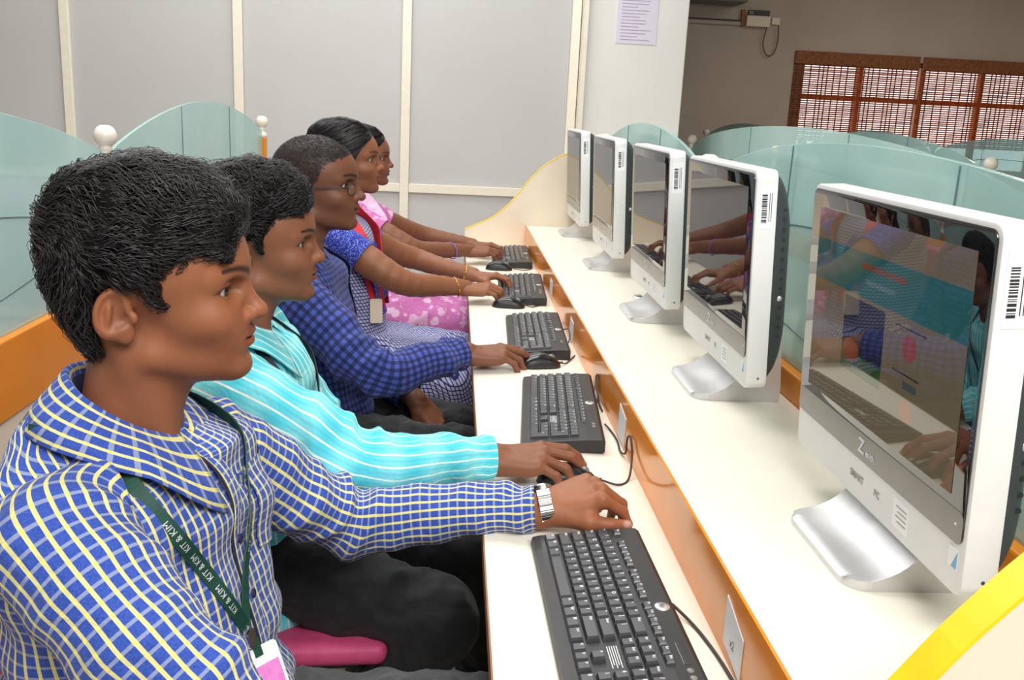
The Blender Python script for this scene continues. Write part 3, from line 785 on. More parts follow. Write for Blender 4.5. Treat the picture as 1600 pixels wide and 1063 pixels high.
def make_computer(on, front_sticker=True):
    """origin: shelf surface under the screen's front plane; screen faces -x, y = user's left"""
    r = empty('desktop_computer')
    W_, Hh, T_ = .470, .380, .038
    zb = .0615
    TILT = math.radians(-3.0)           # screen leans slightly towards the user
    def tl(mb):
        for v in mb.v:
            x = v[:, 0].copy(); z = v[:, 2].copy() - zb
            v[:, 0] = x * math.cos(TILT) + z * math.sin(TILT); v[:, 2] = zb - x * math.sin(TILT) + z * math.cos(TILT)
        return mb
    tl(MB().prism(rrect(W_, Hh, .016, 6, 0, zb + Hh / 2), 'x', 0, T_, .004)).build('housing', M['white_shell'], r, angle=40)
    # glass front with bezel, grey strip and lit area
    gh = .318; gz = zb + Hh - .006 - gh / 2
    gl_ = tl(MB().prism(rrect(W_ - .012, gh, .011, 5, 0, gz), 'x', -.0016, .0004, .0004)).build('glass_front', M['bezel'], r, angle=40)
    tl(MB().prism(rrect(W_ - .014, .034, .008, 4, 0, gz - gh / 2 + .0175), 'x', -.0022, -.0015)).build('grey_strip', M['grey_strip'], gl_, smooth=False)
    tl(MB().box(-.0022, -.0017, -.200, .200, gz - gh / 2 + .046, gz + gh / 2 - .024)).build('screen', M['screen_on' if on else 'screen_off'], gl_, smooth=False)
    # dark domed back
    nb, nr = 36, 8; v = []; f = []
    for i in range(nr + 1):
        q = i / nr
        for (y, z) in rrect((W_ - .01) * (1 - .50 * (1 - math.cos(q * PI / 2))), (Hh - .014) * (1 - .45 * (1 - math.cos(q * PI / 2))), .03 + .075 * q ** .7, 8, 0, zb + Hh / 2):
            v.append((T_ + .052 * math.sin(q * PI / 2), y, z))
    npt = len(v) // (nr + 1)
    for i in range(nr):
        for j in range(npt): f.append((i * npt + j, i * npt + (j + 1) % npt, (i + 1) * npt + (j + 1) % npt, (i + 1) * npt + j))
    f.append(tuple(nr * npt + j for j in range(npt)))
    bk = tl(MB().add(v, f)).build('back_shell', M['dark_shell'], r, angle=50)
    vt = MB()
    for k in range(14):
        z = zb + .09 + k * .017
        for s_ in (-1, 1): vt.box(T_ + .004, T_ + .020, s_ * (W_ / 2 - .021) - .0115, s_ * (W_ / 2 - .021) + .0115, z, z + .004)
    tl(vt).build('vents', M['black_plastic'], bk, smooth=False, kind='stuff')
    tl(MB().lathe([(0, -.2265), (.004, -.2265), (.005, -.2245), (.005, -.21)], (T_ + .016, 0, zb + .16), 14, axis='y')).build('lock_socket', M['silver'], bk)
    # stand: plate, sweeping up into the neck
    pl = [(-.055, .0), (.105, .0), (.112, .006), (.112, .03), (.100, .16), (.086, .235), (.052, .235), (.042, .16)]
    arc = [(-.038 + .080 * math.sin(a), .092 - .080 * math.cos(a)) for a in np.linspace(PI / 2, 0, 12)]
    pl += arc + [(-.049, .0115), (-.055, .008)]
    pl = [(x, z) for x, z in pl]; ys = sorted(set([-.104 + .03 * (1 - math.cos(a)) for a in np.linspace(0, PI / 2, 8)] + [0.0] + [.104 - .03 * (1 - math.cos(a)) for a in np.linspace(0, PI / 2, 8)]))
    st = MB(); sv = []; npl = len(pl)
    for y in ys:
        q = max(0.0, abs(y) - .074); ins = .03 - math.sqrt(max(0.0, .03 ** 2 - q * q))
        for x, z in pl: sv.append((max(x, -.055 + ins + (0.0 if z > .001 else .0)), y, z))
    sf = [(i * npl + j, i * npl + (j + 1) % npl, (i + 1) * npl + (j + 1) % npl, (i + 1) * npl + j) for i in range(len(ys) - 1) for j in range(npl)]
    sf += [tuple(range(npl)), tuple((len(ys) - 1) * npl + j for j in range(npl))]
    st.add(sv, sf)
    so = st.build('stand', M['silver'], r, angle=35)
    MB().lathe([(.0, .0), (.019, .0), (.019, .002), (.0, .002)], (.0405, .0, .106), 22, axis='x').build('cable_hole', M['dark_shell'], so)
    # lettering and stickers
    fx = -.0006
    def on_front(tv, cy, cz, x): return np.stack([np.full(len(tv), x), cy - tv[:, 0], cz + tv[:, 1]], 1)
    zs_ = gz - gh / 2 + .018
    tv, tf = text_geo('Z', .026, .03); mb = MB().add(on_front(tv, .012, zs_, -.0027), tf)
    tv, tf = text_geo('enith', .0125, .03); mb.add(on_front(tv, -.014, zs_ - .0035, -.0027), tf)
    tl(mb).build('logo', M['legend'], gl_, smooth=False)
    zc = zb + .030
    for wd_, cy_ in (('SMART', .022), ('PC', -.036)):
        tv, tf = text_geo(wd_, .013, .015); tl(MB().add(on_front(tv, cy_, zc, fx), tf)).build('lettering', M['grey_print'], r, smooth=False)
    if front_sticker:
        s1 = tl(MB().box(-.0006, .0002, -.118, -.080, zc - .017, zc + .017)).build('front_sticker', M['paper'], r, smooth=False)
        sp_ = MB()
        for q in range(4): sp_.box(-.0009, -.0005, -.113, -.088 - .004 * (q % 2), zc + .009 - q * .006, zc + .0105 - q * .006)
        tl(sp_).build('sticker_print', M['grey_print'], s1, smooth=False, kind='stuff')
    s2 = tl(MB().box(-.0006, .0002, -.224, -.206, zb + .028, zb + .050)).build('corner_sticker', M['paper'], r, smooth=False)
    tl(MB().prism([(-.223, zb + .029), (-.213, zb + .029), (-.223, zb + .048)], 'x', -.0009, -.0005)).build('sticker_print', M['blue_print'], s2, smooth=False)
    tl(MB().lathe([(0, -.0027), (.0018, -.0027), (.0018, -.001)], (0, -.216, zs_ + .002), 10, axis='x')).build('power_light', M['legend'], gl_)
    tl(MB().lathe([(0, -W_ / 2 - .0006), (.002, -W_ / 2 - .0006), (.002, -W_ / 2 + .001)], (.022, 0, zb + .02), 10, axis='y')).build('screw', M['dark_shell'], r)
    # barcode label on the side facing the camera (user's right)
    sd = tl(MB().box(.007, .032, -W_ / 2 - .0005, -W_ / 2 + .0004, zb + Hh - .098, zb + Hh - .026)).build('barcode_label', M['paper'], r, smooth=False)
    bc = MB(); z = zb + Hh - .088
    while z < zb + Hh - .040:
        h_ = random.choice((.0008, .0014, .0022, .003)); bc.box(.011, .020, -W_ / 2 - .0008, -W_ / 2 - .0004, z, z + h_); z += h_ + random.choice((.001, .0016))
    for k in range(2): bc.box(.0235 + k * .0035, .0245 + k * .0035, -W_ / 2 - .0008, -W_ / 2 - .0004, zb + Hh - .086, zb + Hh - .038)
    tl(bc).build('barcode', M['black_print'], sd, smooth=False)
    return r
SHZ = .8472
c_on = make_computer(True); c_off = make_computer(False)
PC = [(1.068, 0.0, 'nearest all-in-one computer with a faintly lit web page on its screen'),
      (1.797, 0.0, 'second all-in-one computer from the camera, dark screen mirroring two pairs of arms'),
      (2.451, 0.0, 'third all-in-one computer from the camera, in the middle of the row'),
      (3.235, 0.0, 'fourth all-in-one computer from the camera, next to last in the row'),
      (4.065, 0.0, 'farthest all-in-one computer, beside the curved end panel')]
for i, (y, rz, lb) in enumerate(PC):
    c = c_on if i == 0 else (c_off if i == 1 else copy_tree(c_off))
    c.location = (.460, y, SHZ); c.rotation_euler = (0, 0, math.radians(rz))
    tag(c, lb, 'computer', 'all-in-one computers on the shelf')
# small oval cable grommets on the shelf
for (x, y, lb) in ((.50, 2.70, 'small oval cable grommet on the shelf between the second and third computers'),):
    g = empty('cable_grommet', (x, y, .8472), label=lb, cat='grommet')
    MB().lathe([(.014, .0), (.014, .003), (.024, .003), (.026, .0)], (0, 0, 0), 24).build('ring', M['silver'], g)
    MB().lathe([(0, .0012), (.014, .0012)], (0, 0, 0), 24).build('opening', M['black_plastic'], g)
    MB().box(-.012, .012, -.002, .002, .0012, .003).build('divider', M['silver'], g, smooth=False)
# ================================================================== SDF MODELLING (people)
F32 = np.float32
def smin(a, b, k):
    h = np.clip(0.5 + 0.5 * (b - a) / k, 0, 1); return b * (1 - h) + a * h - k * h * (1 - h)
def smax(a, b, k): return -smin(-a, -b, k)
def rcone(P, a, b, ra, rb):
    a = np.asarray(a, F32); b = np.asarray(b, F32); d = b - a; L = float(d @ d) + 1e-12
    px, py, pz = P[0] - a[0], P[1] - a[1], P[2] - a[2]
    t = np.clip((px * d[0] + py * d[1] + pz * d[2]) / L, 0, 1)
    return np.sqrt((px - t * d[0]) ** 2 + (py - t * d[1]) ** 2 + (pz - t * d[2]) ** 2) - (ra + (rb - ra) * t)
def ell(P, c, r, rot=None):
    q = [P[i] - F32(c[i]) for i in range(3)]
    if rot is not None:
        q = [q[0] * F32(rot[0][i]) + q[1] * F32(rot[1][i]) + q[2] * F32(rot[2][i]) for i in range(3)]
    k0 = np.sqrt((q[0] / r[0]) ** 2 + (q[1] / r[1]) ** 2 + (q[2] / r[2]) ** 2)
    k1 = np.sqrt((q[0] / r[0] ** 2) ** 2 + (q[1] / r[1] ** 2) ** 2 + (q[2] / r[2] ** 2) ** 2) + 1e-9
    return k0 * (k0 - 1) / k1
def surface_nets(val, lo, h):
    s = val < 0
    nx, ny, nz = val.shape
    c = [s[i:nx - 1 + i, j:ny - 1 + j, k:nz - 1 + k] for i in (0, 1) for j in (0, 1) for k in (0, 1)]
    cnt = sum(q.astype(np.int8) for q in c)
    act = (cnt > 0) & (cnt < 8)
    I = np.argwhere(act)
    idx = -np.ones(act.shape, np.int32); idx[act] = np.arange(len(I))
    off = np.array([(i, j, k) for i in (0, 1) for j in (0, 1) for k in (0, 1)])
    cv = np.stack([val[I[:, 0] + o[0], I[:, 1] + o[1], I[:, 2] + o[2]] for o in off], 1)
    acc = np.zeros((len(I), 3)); n = np.zeros(len(I))
    for a in range(8):
        for b in range(a + 1, 8):
            if np.abs(off[a] - off[b]).sum() != 1: continue
            m = (cv[:, a] < 0) != (cv[:, b] < 0)
            t = np.where(m, cv[:, a] / (cv[:, a] - cv[:, b] + 1e-20), 0)
            acc += (m[:, None]) * (off[a] + t[:, None] * (off[b] - off[a])); n += m
    V = (I + acc / n[:, None]) * h + np.asarray(lo)
    Fq = []
    for ax in range(3):
        o1, o2 = [(1, 2), (2, 0), (0, 1)][ax]
        sl0 = [slice(None)] * 3; sl1 = [slice(None)] * 3
        sl0[ax] = slice(0, -1); sl1[ax] = slice(1, None)
        for k in (o1, o2): sl0[k] = slice(1, -1); sl1[k] = slice(1, -1)
        A = s[tuple(sl0)]; B = s[tuple(sl1)]
        E_ = np.argwhere(A != B); pos = A[tuple(E_.T)]
        E_[:, o1] += 1; E_[:, o2] += 1
        def cell(d1, d2):
            q = E_.copy(); q[:, o1] -= d1; q[:, o2] -= d2; return idx[tuple(q.T)]
        q = np.stack([cell(1, 1), cell(0, 1), cell(0, 0), cell(1, 0)], 1)
        q[~pos] = q[~pos][:, ::-1]; Fq.append(q)
    return V, np.concatenate(Fq)
def mesh_sdf(fn, lo, hi, h):
    lo = np.array(lo, float); hi = np.array(hi, float)
    n = np.ceil((hi - lo) / h).astype(int) + 1
    ax = [(lo[i] + h * np.arange(n[i])).astype(F32) for i in range(3)]
    P = np.meshgrid(*ax, indexing='ij')
    return surface_nets(fn(P), lo, h)
def rotm(rz=0, ry=0, rx=0):
    return np.array(Matrix.Rotation(rz, 3, 'Z') @ Matrix.Rotation(ry, 3, 'Y') @ Matrix.Rotation(rx, 3, 'X'))
_nk = RNG.normal(size=(24, 3)); _nk /= np.linalg.norm(_nk, axis=1)[:, None]; _np = RNG.uniform(0, 6.28, 24); _ns = RNG.uniform(.6, 1.7, 24)
def wnoise(V, scale):
    V = np.asarray(V, float); return np.sin((V @ (_nk * _ns[:, None]).T) * scale + _np).sum(1) / 5.0

# ------------------------------------------------------------------ head (local: x forward, y left, z up, origin between the ear canals)
def head_fn(p):
    jw, nz, fem, lip = p.get('jaw', 1.0), p.get('nose', 1.0), p.get('fem', 0.0), p.get('lip', 1.0)
    def fn(P):
        Q = [P[0], np.abs(P[1]), P[2]]          # mirror
        d = ell(Q, (.012, 0, .048), (.097, .075, .083))
        d = smin(d, ell(Q, (.050, 0, .042), (.063, .0585, .058)), .03)
        d = smin(d, ell(Q, (.053, 0, -.022), (.058, .0545 * jw, .058)), .03)
        d = smin(d, rcone(Q, (.012, .047 * jw, -.052), (.092, .010, -.071), .0155, .0135), .028)
        d = smin(d, ell(Q, (.062, 0, -.055), (.046, .038 * jw, .026)), .02)
        d = smin(d, ell(Q, (.100, 0, -.072), (.0185, .019, .0150)), .014)          # chin
        d = smin(d, ell(Q, (.074, .046, -.012), (.027, .0175, .017)), .024)         # cheek bone
        d = smin(d, ell(Q, (.086, .024, -.026), (.022, .019, .022)), .02)           # cheek
        d = smin(d, ell(Q, (.098, 0, -.034), (.0215, .026, .022)), .014)           # muzzle
        d = smin(d, rcone(Q, (.103, .010, .037), (.080, .050, .033), .0085 - .0025 * fem, .007), .014)   # brow
        d = smax(d, -ell(Q, (.107, .033, .021), (.0185, .0195, .0125)), .010)       # socket
        # nose
        d = smin(d, rcone(Q, (.103, 0, .030), (.121 + .004 * nz, 0, -.006), .0062, .0092 * nz), .010)
        d = smin(d, ell(Q, (.1235 + .003 * nz, 0, -.0080), (.0115, .0098 * nz, .0092)), .006)
        d = smin(d, ell(Q, (.1140, .0118 * nz, -.0125), (.0105, .0072 * nz, .0075)), .0055)
        d = smax(d, -ell(Q, (.1205, .0062, -.0210), (.0052, .0034, .0045)), .003)
        # lips
        d = smin(d, ell(Q, (.1130, 0, -.0315), (.0105, .0215, .0056 * lip)), .005)
        d = smin(d, ell(Q, (.1115, 0, -.0435), (.0108, .0190, .0066 * lip)), .005)
        d = smax(d, -ell(Q, (.1240, 0, -.0373), (.016, .025, .0013)), .0028)
        d = smax(d, -ell(Q, (.1210, 0, -.0240), (.0045, .0030, .0075)), .005)      # philtrum
        d = smax(d, -ell(Q, (.1190, 0, -.0550), (.0065, .016, .0045)), .007)       # chin crease
        # eyelids
        lid = ell(Q, (.0855, .0325, .0215), (.0148, .0170, .0138))
        lid = smax(lid, -ell(Q, (.0975, .0360, .0195), (.014, .0165, .0052)), .0016)
        d = smin(d, lid, .0045)
        d = smax(d, -ell(Q, (.0975, .0360, .0195), (.012, .0160, .0046)), .0016)
        # neck
        nk = p.get('neck', .049)
        d = smin(d, rcone(Q, (-.010, 0, -.03), (-.034 + p.get('neckfwd', 0), 0, -.15), nk, nk * 1.03), .022)
        d = smin(d, rcone(Q, (.018, 0, -.08), (-.008, 0, -.15), .033, .034), .022)
        d = smin(d, rcone(Q, (-.028, .050, -.02), (.020, .020, -.15), .014, .013), .02)    # neck muscle
        # ear
        er = rotm(math.radians(-20), 0, 0) @ rotm(0, math.radians(10), 0)
        e0 = ell(Q, (-.019, .0765, .002), (.0205, .0095, .0285), er)
        e0 = smin(e0, ell(Q, (-.0075, .071, -.0205), (.0095, .0065, .0115), er), .008)
        e0 = smax(e0, -ell(Q, (-.0170, .0880, .004), (.0160, .0125, .0232), er), .003)
        e0 = smin(e0, ell(Q, (-.0235, .0790, .001), (.0042, .0050, .0150), er), .004)
        e0 = smax(e0, -ell(Q, (-.0065, .083, -.0035), (.0075, .010, .0085), er), .004)
        e0 = smin(e0, ell(Q, (.0025, .0735, -.003), (.0042, .0045, .0065)), .004)
        return smin(d, e0, .005)
    return fn
def head_colors(V, p):
    tone = np.array(p['tone']); n = len(V)
    C = np.tile(tone, (n, 1)); ay = np.abs(V[:, 1]); x, z = V[:, 0], V[:, 2]
    def blend(mask, col):
        nonlocal C
        m = np.clip(mask, 0, 1)[:, None]; C = C * (1 - m) + np.array(col) * m
    g = lambda v, c, s: np.exp(-((v - c) / s) ** 2)
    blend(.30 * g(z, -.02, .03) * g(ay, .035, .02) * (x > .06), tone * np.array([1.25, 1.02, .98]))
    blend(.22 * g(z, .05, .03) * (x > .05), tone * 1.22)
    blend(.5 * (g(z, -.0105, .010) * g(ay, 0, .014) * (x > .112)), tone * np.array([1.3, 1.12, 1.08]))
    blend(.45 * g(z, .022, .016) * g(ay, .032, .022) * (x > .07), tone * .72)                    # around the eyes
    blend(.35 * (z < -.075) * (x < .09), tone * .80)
    # lips
    lm = np.clip(1.15 - np.sqrt(((z + .0373) / .0125) ** 2 + (ay / .0235) ** 2), 0, .12) / .12 * (x > .098)
    blend(lm * .8, p.get('lipcol', tone * np.array([.86, .62, .62])))
    blend(np.exp(-((z + .0373) / .0013) ** 2) * (ay < .024) * (x > .10) * .8, tone * .25)
    # brows
    t = (ay - .010) / .042
    bz = .0385 + .0070 * np.sin(np.clip(t, 0, 1) * PI * .62) - .004 * np.clip(t - .6, 0, 1)
    bw = p.get('brow', .0044) * (1.1 - .55 * np.clip(t, 0, 1))
    blend(np.exp(-np.clip(np.abs(z - bz) / bw, 0, 9) ** 4) * ((t > -.05) & (t < 1.02) & (x > .06)) * .92, (.012, .009, .008))
    # upper lid line
    k0 = np.sqrt(((ay - .0360) / .0170) ** 2 + ((z - .0195) / .0060) ** 2)
    blend(np.exp(-((k0 - 1) / .22) ** 2) * (z > .018) * (x > .072) * .85, (.012, .009, .008))
    # moustache shade / stubble
    if p.get('tache', 0):
        blend(p['tache'] * np.exp(-((z + .0258) / .0045) ** 2 - ((ay - .012) / .016) ** 2) * (x > .10), (.02, .015, .013))
    blend(p.get('beard', 0) * np.clip((-.045 - z) / .03, 0, 1) * (x > .03) * (x < .12), tone * .55)
    # ear hollow
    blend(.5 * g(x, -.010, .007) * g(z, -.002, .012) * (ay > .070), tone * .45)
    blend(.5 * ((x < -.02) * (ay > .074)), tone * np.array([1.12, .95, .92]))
    if p.get('shave', 0):
        r = np.hypot(*(V[:, :2].T)) * 0
        hl = np.clip((z - np.interp(x, [-.1, -.06, -.03, .0, .02, .035, .05, .075, .09, .105, .13], [-.05, -.045, .012, .024, .005, .03, .062, .078, .082, .090, .2])) / .006, 0, 1)
        sp = .5 + .5 * np.tanh(wnoise(V, 900) * 1.5)
        top = np.clip((z - .02) / .10, 0, 1)
        blend(hl * (.88 + .10 * sp) * (.80 + .20 * top), (.011, .010, .011))
    return C
def eye_geo(c, gaze, r=.0126):
    v = []; f = []; nu, nv = 20, 14
    g = np.array(gaze, float); g /= np.linalg.norm(g); a = np.cross([0, 0, 1.], g); a /= np.linalg.norm(a); b = np.cross(g, a)
    col = []
    for i in range(nv + 1):
        th = PI * i / nv
        for j in range(nu):
            ph = 2 * PI * j / nu
            v.append(np.array(c) + r * (math.cos(th) * g + math.sin(th) * (math.cos(ph) * a + math.sin(ph) * b)))
            d = math.degrees(th)
            col.append((.004, .004, .004) if d < 15 else ((.020, .010, .006) if d < 34 else (.50, .46, .43)))
    for i in range(nv):
        for j in range(nu): f.append((i * nu + j, i * nu + (j + 1) % nu, (i + 1) * nu + (j + 1) % nu, (i + 1) * nu + j))
    return np.array(v), f, np.array(col)

class Head:
    def __init__(s, O, yaw, pitch, scale, p, roll=0, sx=1.0):
        s.sc = np.array([scale * sx, scale, scale])
        s.O = np.array(O, float); s.R = np.array(Matrix.Rotation(math.radians(yaw), 3, 'Z') @ Matrix.Rotation(math.radians(-pitch), 3, 'Y') @ Matrix.Rotation(math.radians(roll), 3, 'X')); s.s = scale; s.p = p
    def w(s, V): return s.O + (np.asarray(V, float) * s.sc) @ s.R.T
    def add(s, mb, h=.0022):
        V, F = mesh_sdf(head_fn(s.p), (-.105, -.098, -.165), (.15, .098, .145), h)
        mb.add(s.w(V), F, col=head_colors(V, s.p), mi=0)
        gz = s.p.get('gaze', (1, 0, -.12))
        for sg in (-1, 1):
            v, f, c = eye_geo((.0852, sg * .0325, .0200), gz)
            mb.add(s.w(v), f, col=c, mi=1)
# ------------------------------------------------------------------ hair
def poly_sd(U, W, poly):
    poly = np.asarray(poly, F32); d = np.full(U.shape, 1e9, F32); ins = np.zeros(U.shape, bool)
    for i in range(len(poly)):
        a = poly[i]; b = poly[(i + 1) % len(poly)]; e = b - a
        wx, wy = U - a[0], W - a[1]
        t = np.clip((wx * e[0] + wy * e[1]) / (e @ e + 1e-12), 0, 1)
        d = np.minimum(d, (wx - e[0] * t) ** 2 + (wy - e[1] * t) ** 2)
        c = (a[1] > W) != (b[1] > W)
        ins ^= c & (U < (b[0] - a[0]) * (W - a[1]) / (b[1] - a[1] + 1e-12) + a[0])
    return np.where(ins, -np.sqrt(d), np.sqrt(d))
def hair_fn(poly, width, k=.03, centre=(.0, .05), rad=(.135, .135), cut=None):
    def fn(P):
        u, w_ = P[0], P[2]
        d2 = poly_sd(u, w_, poly)
        e = ell(P, (centre[0], 0, centre[1]), (rad[0], width, rad[1]))
        d = smax(d2, e, k)
        return d if cut is None else cut(P, d)
    return fn
def grad(fn, p, e=.0015):
    g = np.stack([fn([p[:, j] + (e if j == i else 0) for j in range(3)]) - fn([p[:, j] - (e if j == i else 0) for j in range(3)]) for i in range(3)], 1)
    return g / (np.linalg.norm(g, axis=1)[:, None] + 1e-9)
def strands(fn, V, n, flow, length, width, wave, lift, K=6, keep=None, seed=1):
    rg = np.random.default_rng(seed)
    ids = rg.integers(0, len(V), n * 2)
    p = V[ids] + rg.normal(scale=.0012, size=(len(ids), 3))
    if keep is not None: p = p[keep(p)]
    p = p[:n]; n = len(p)
    L = length * rg.uniform(.6, 1.25, n); ph = rg.uniform(0, 6.28, n); off = rg.uniform(-.0005, lift, n) * (.45 + .9 * (.5 + .5 * np.tanh(2.2 * wnoise(p, 95))))
    ph = ph * .35 + wnoise(p, 70) * 2.2
    P = [p.copy()]; Tn = []
    for k in range(1, K):
        g = grad(fn, p); d = flow(p); d = d - g * (d * g).sum(1)[:, None]; d /= np.linalg.norm(d, axis=1)[:, None] + 1e-9
        side = np.cross(g, d)
        d = d + side * (wave * np.sin(ph + k * 1.6))[:, None]; d /= np.linalg.norm(d, axis=1)[:, None]
        p = p + d * (L / (K - 1))[:, None]
        t = k / (K - 1)
        tgt = off * math.sin(PI * min(t * .8 + .12, 1)) + wave * .0025 * np.sin(ph * 1.3 + k * 1.3)
        sd = fn([p[:, 0], p[:, 1], p[:, 2]])
        p = p + g * (tgt - sd)[:, None]
        P.append(p.copy())
    P = np.stack(P, 1)                                  # n,K,3
    T = np.gradient(P, axis=1); T /= np.linalg.norm(T, axis=2)[..., None] + 1e-9
    g = np.stack([grad(fn, P[:, k]) for k in range(K)], 1)
    S = np.cross(T, g); S /= np.linalg.norm(S, axis=2)[..., None] + 1e-9
    wd = width * rg.uniform(.6, 1.3, n)[:, None] * np.interp(np.linspace(0, 1, K), [0, .25, .75, 1], [.6, 1, .8, .1])[None]
    A = P + S * wd[..., None]; B = P - S * wd[..., None]; C = P + g * (wd * .8)[..., None]
    VV = np.stack([A, C, B], 2)                         # n,K,3,3
    base = (np.arange(n) * K * 3)[:, None, None]
    kk = (np.arange(K - 1) * 3)[None, :, None]
    fs = []
    for a, b in ((0, 1), (1, 2), (2, 0)):
        q = np.concatenate([base + kk + a, base + kk + b, base + kk + 3 + b, base + kk + 3 + a], 2); fs.append(q.reshape(-1, 4))
    return VV.reshape(-1, 3), np.concatenate(fs)
def make_hair(head, parent, poly, width, mat, flow, n=4000, length=.035, swidth=.0011, wave=.5, lift=.004, k=.03, centre=(0, .05), rad=(.135, .135), h=.003, rough=.0, cut=None, label=None, K=6, extra=None):
    fn = hair_fn(poly, width, k, centre, rad, cut)
    V, F = mesh_sdf(fn, (-.16, -.125, -.20), (.155, .125, .20), h)
    g = grad(fn, V.astype(F32))
    if rough: V = V + g * (rough * wnoise(V, 150))[:, None]
    mb = MB().add(head.w(V), F, mi=1 if n else 0)
    if n:
        sv, sf = strands(fn, V, n, flow, length, swidth, wave, lift, K)
        mb.add(head.w(sv), sf)
    if extra: extra(mb)
    return mb.build('hair', [mat, M['scalp']], parent, label=label)

# ------------------------------------------------------------------ hands (local right hand: x to fingertips, y to the thumb side, z back of the hand)
FB = {'i': (.090, .027, .0), 'm': (.094, .007, .002), 'r': (.088, -.013, .0), 'p': (.079, -.031, -.004)}
FL = {'i': (.043, .026, .022), 'm': (.047, .029, .023), 'r': (.043, .027, .022), 'p': (.033, .021, .020)}
FRD = {'i': .0088, 'm': .0090, 'r': .0085, 'p': .0076}
def hand_chains(pose):
    ch = {}
    for k in 'imrp':
        fl = pose[k]; sp = math.radians(pose.get('s' + k, 0))
        p = np.array(FB[k]); pts = [p]; a = 0.0
        for j in range(3):
            a += math.radians(fl[j])
            p = p + FL[k][j] * np.array([math.cos(a) * math.cos(sp), math.cos(a) * math.sin(sp), -math.sin(a)]); pts.append(p)
        ch[k] = pts
    t = pose['t']                          # thumb: three directions (yaw towards +y, pitch down), lengths fixed
    p = np.array((.022, .022, -.010)); pts = [p]
    for (yw, pt), L in zip(t, (.044, .034, .027)):
        p = p + L * np.array([math.cos(math.radians(pt)) * math.cos(math.radians(yw)), math.cos(math.radians(pt)) * math.sin(math.radians(yw)), -math.sin(math.radians(pt))]); pts.append(p)
    ch['t'] = pts
    return ch
def hand_fn(pose, ch, arm=None):
    def fn(P):
        d = None
        for k in 'imrp':
            b = np.array(FB[k]); w0 = np.array((.004, b[1] * .52, -.004))
            q = rcone(P, w0, b + np.array((-.004, 0, -.0035)), .0155, .0118)
            d = q if d is None else smin(d, q, .012)
        d = smin(d, rcone(P, (-.014, 0, -.004), (.006, 0, -.004), .0225, .0225), .016)
        d = smin(d, rcone(P, (-.014, .008, -.004), (.004, .008, -.005), .0185, .019), .012)
        d = smin(d, rcone(P, (.012, -.018, -.010), (.062, -.030, -.010), .013, .011), .014)    # heel of the hand
        pts = ch['t']
        td = rcone(P, pts[0], pts[1], .0155, .0118)
        td = smin(td, rcone(P, pts[1], pts[2], .0112, .0096), .006); td = smin(td, rcone(P, pts[2], pts[3], .0098, .0068), .004)
        td = smin(td, rcone(P, pts[1], np.array(FB['i']) * np.array((.72, .8, 1)) + np.array((0, 0, -.008)), .0095, .0095), .016)   # web
        d = smin(d, td, .010)
        f = None
        for k in 'imrp':
            r = FRD[k]; pts = ch[k]
            q = rcone(P, pts[0], pts[1], r * 1.10, r * .98)
            q = smin(q, rcone(P, pts[1], pts[2], r * 1.02, r * .88), .003); q = smin(q, rcone(P, pts[2], pts[3], r * .90, r * .66), .003)
            q = np.minimum(q, np.sqrt((P[0] - F32(pts[0][0])) ** 2 + (P[1] - F32(pts[0][1])) ** 2 + (P[2] - F32(pts[0][2] + .001)) ** 2) - r * 1.12)
            f = q if f is None else smin(f, q, .0022)
        return smin(d, f, .006)
    return fn
def add_hand(mb, wrist, fwd, up, pose, tone, left=False, size=1.0, h=.0019, tip=(1.3, .95, .92), nails=True):
    ch = hand_chains(pose)
    V, F = mesh_sdf(hand_fn(pose, ch), (-.075, -.075, -.10), (.215, .115, .055), h)
    C = np.tile(np.array(tone), (len(V), 1))
    fw = np.array(fwd, float); fw /= np.linalg.norm(fw); u = np.array(up, float); u -= fw * (u @ fw); u /= np.linalg.norm(u); l = np.cross(u, fw)
    # paler palm side and finger tips, knuckle creases darker
    for k in 'imrpt':
        t = np.array(ch[k][3]); d0 = t - np.array(ch[k][2]); d0 /= np.linalg.norm(d0)
        m = np.exp(-(np.linalg.norm(V - t, axis=1) / .014) ** 2)[:, None] * .55
        C = C * (1 - m) + np.array(tone) * np.array(tip) * m
        for j in (1, 2):
            q = np.exp(-(np.linalg.norm(V - np.array(ch[k][j]), axis=1) / .0095) ** 2)[:, None] * .30
            C = C * (1 - q) + np.array(tone) * .62 * q
        side = np.array([0, 1., 0.]); side -= d0 * (side @ d0); side /= np.linalg.norm(side); upv = np.cross(d0, side)
        if upv[2] < 0: upv = -upv
        if k == 't':
            upv = np.array(pose.get('tnail', (0, .45, .9))); upv = upv - d0 * (upv @ d0); upv /= np.linalg.norm(upv)
        if nails:
            nc = t - d0 * .0035 + upv * .0058; w_ = V - nc
            e = (w_ @ d0 / .0078) ** 2 + (np.linalg.norm(w_ - np.outer(w_ @ d0, d0), axis=1) / .0062) ** 2
            q = np.clip(1.25 - e, 0, 1)[:, None] * .85
            C = C * (1 - q) + np.array(pose.get('nail', (.50, .30, .26))) * q
    V = V * size
    if left: V = V * np.array([1, -1, 1]); F = F[:, ::-1]
    mb.add(np.array(wrist) + V[:, :1] * fw + V[:, 1:2] * l + V[:, 2:3] * u, F, col=C)
    return lambda q: np.array(wrist) + (np.array(q) * size * np.array([1, -1 if left else 1, 1])) @ np.stack([fw, l, u])
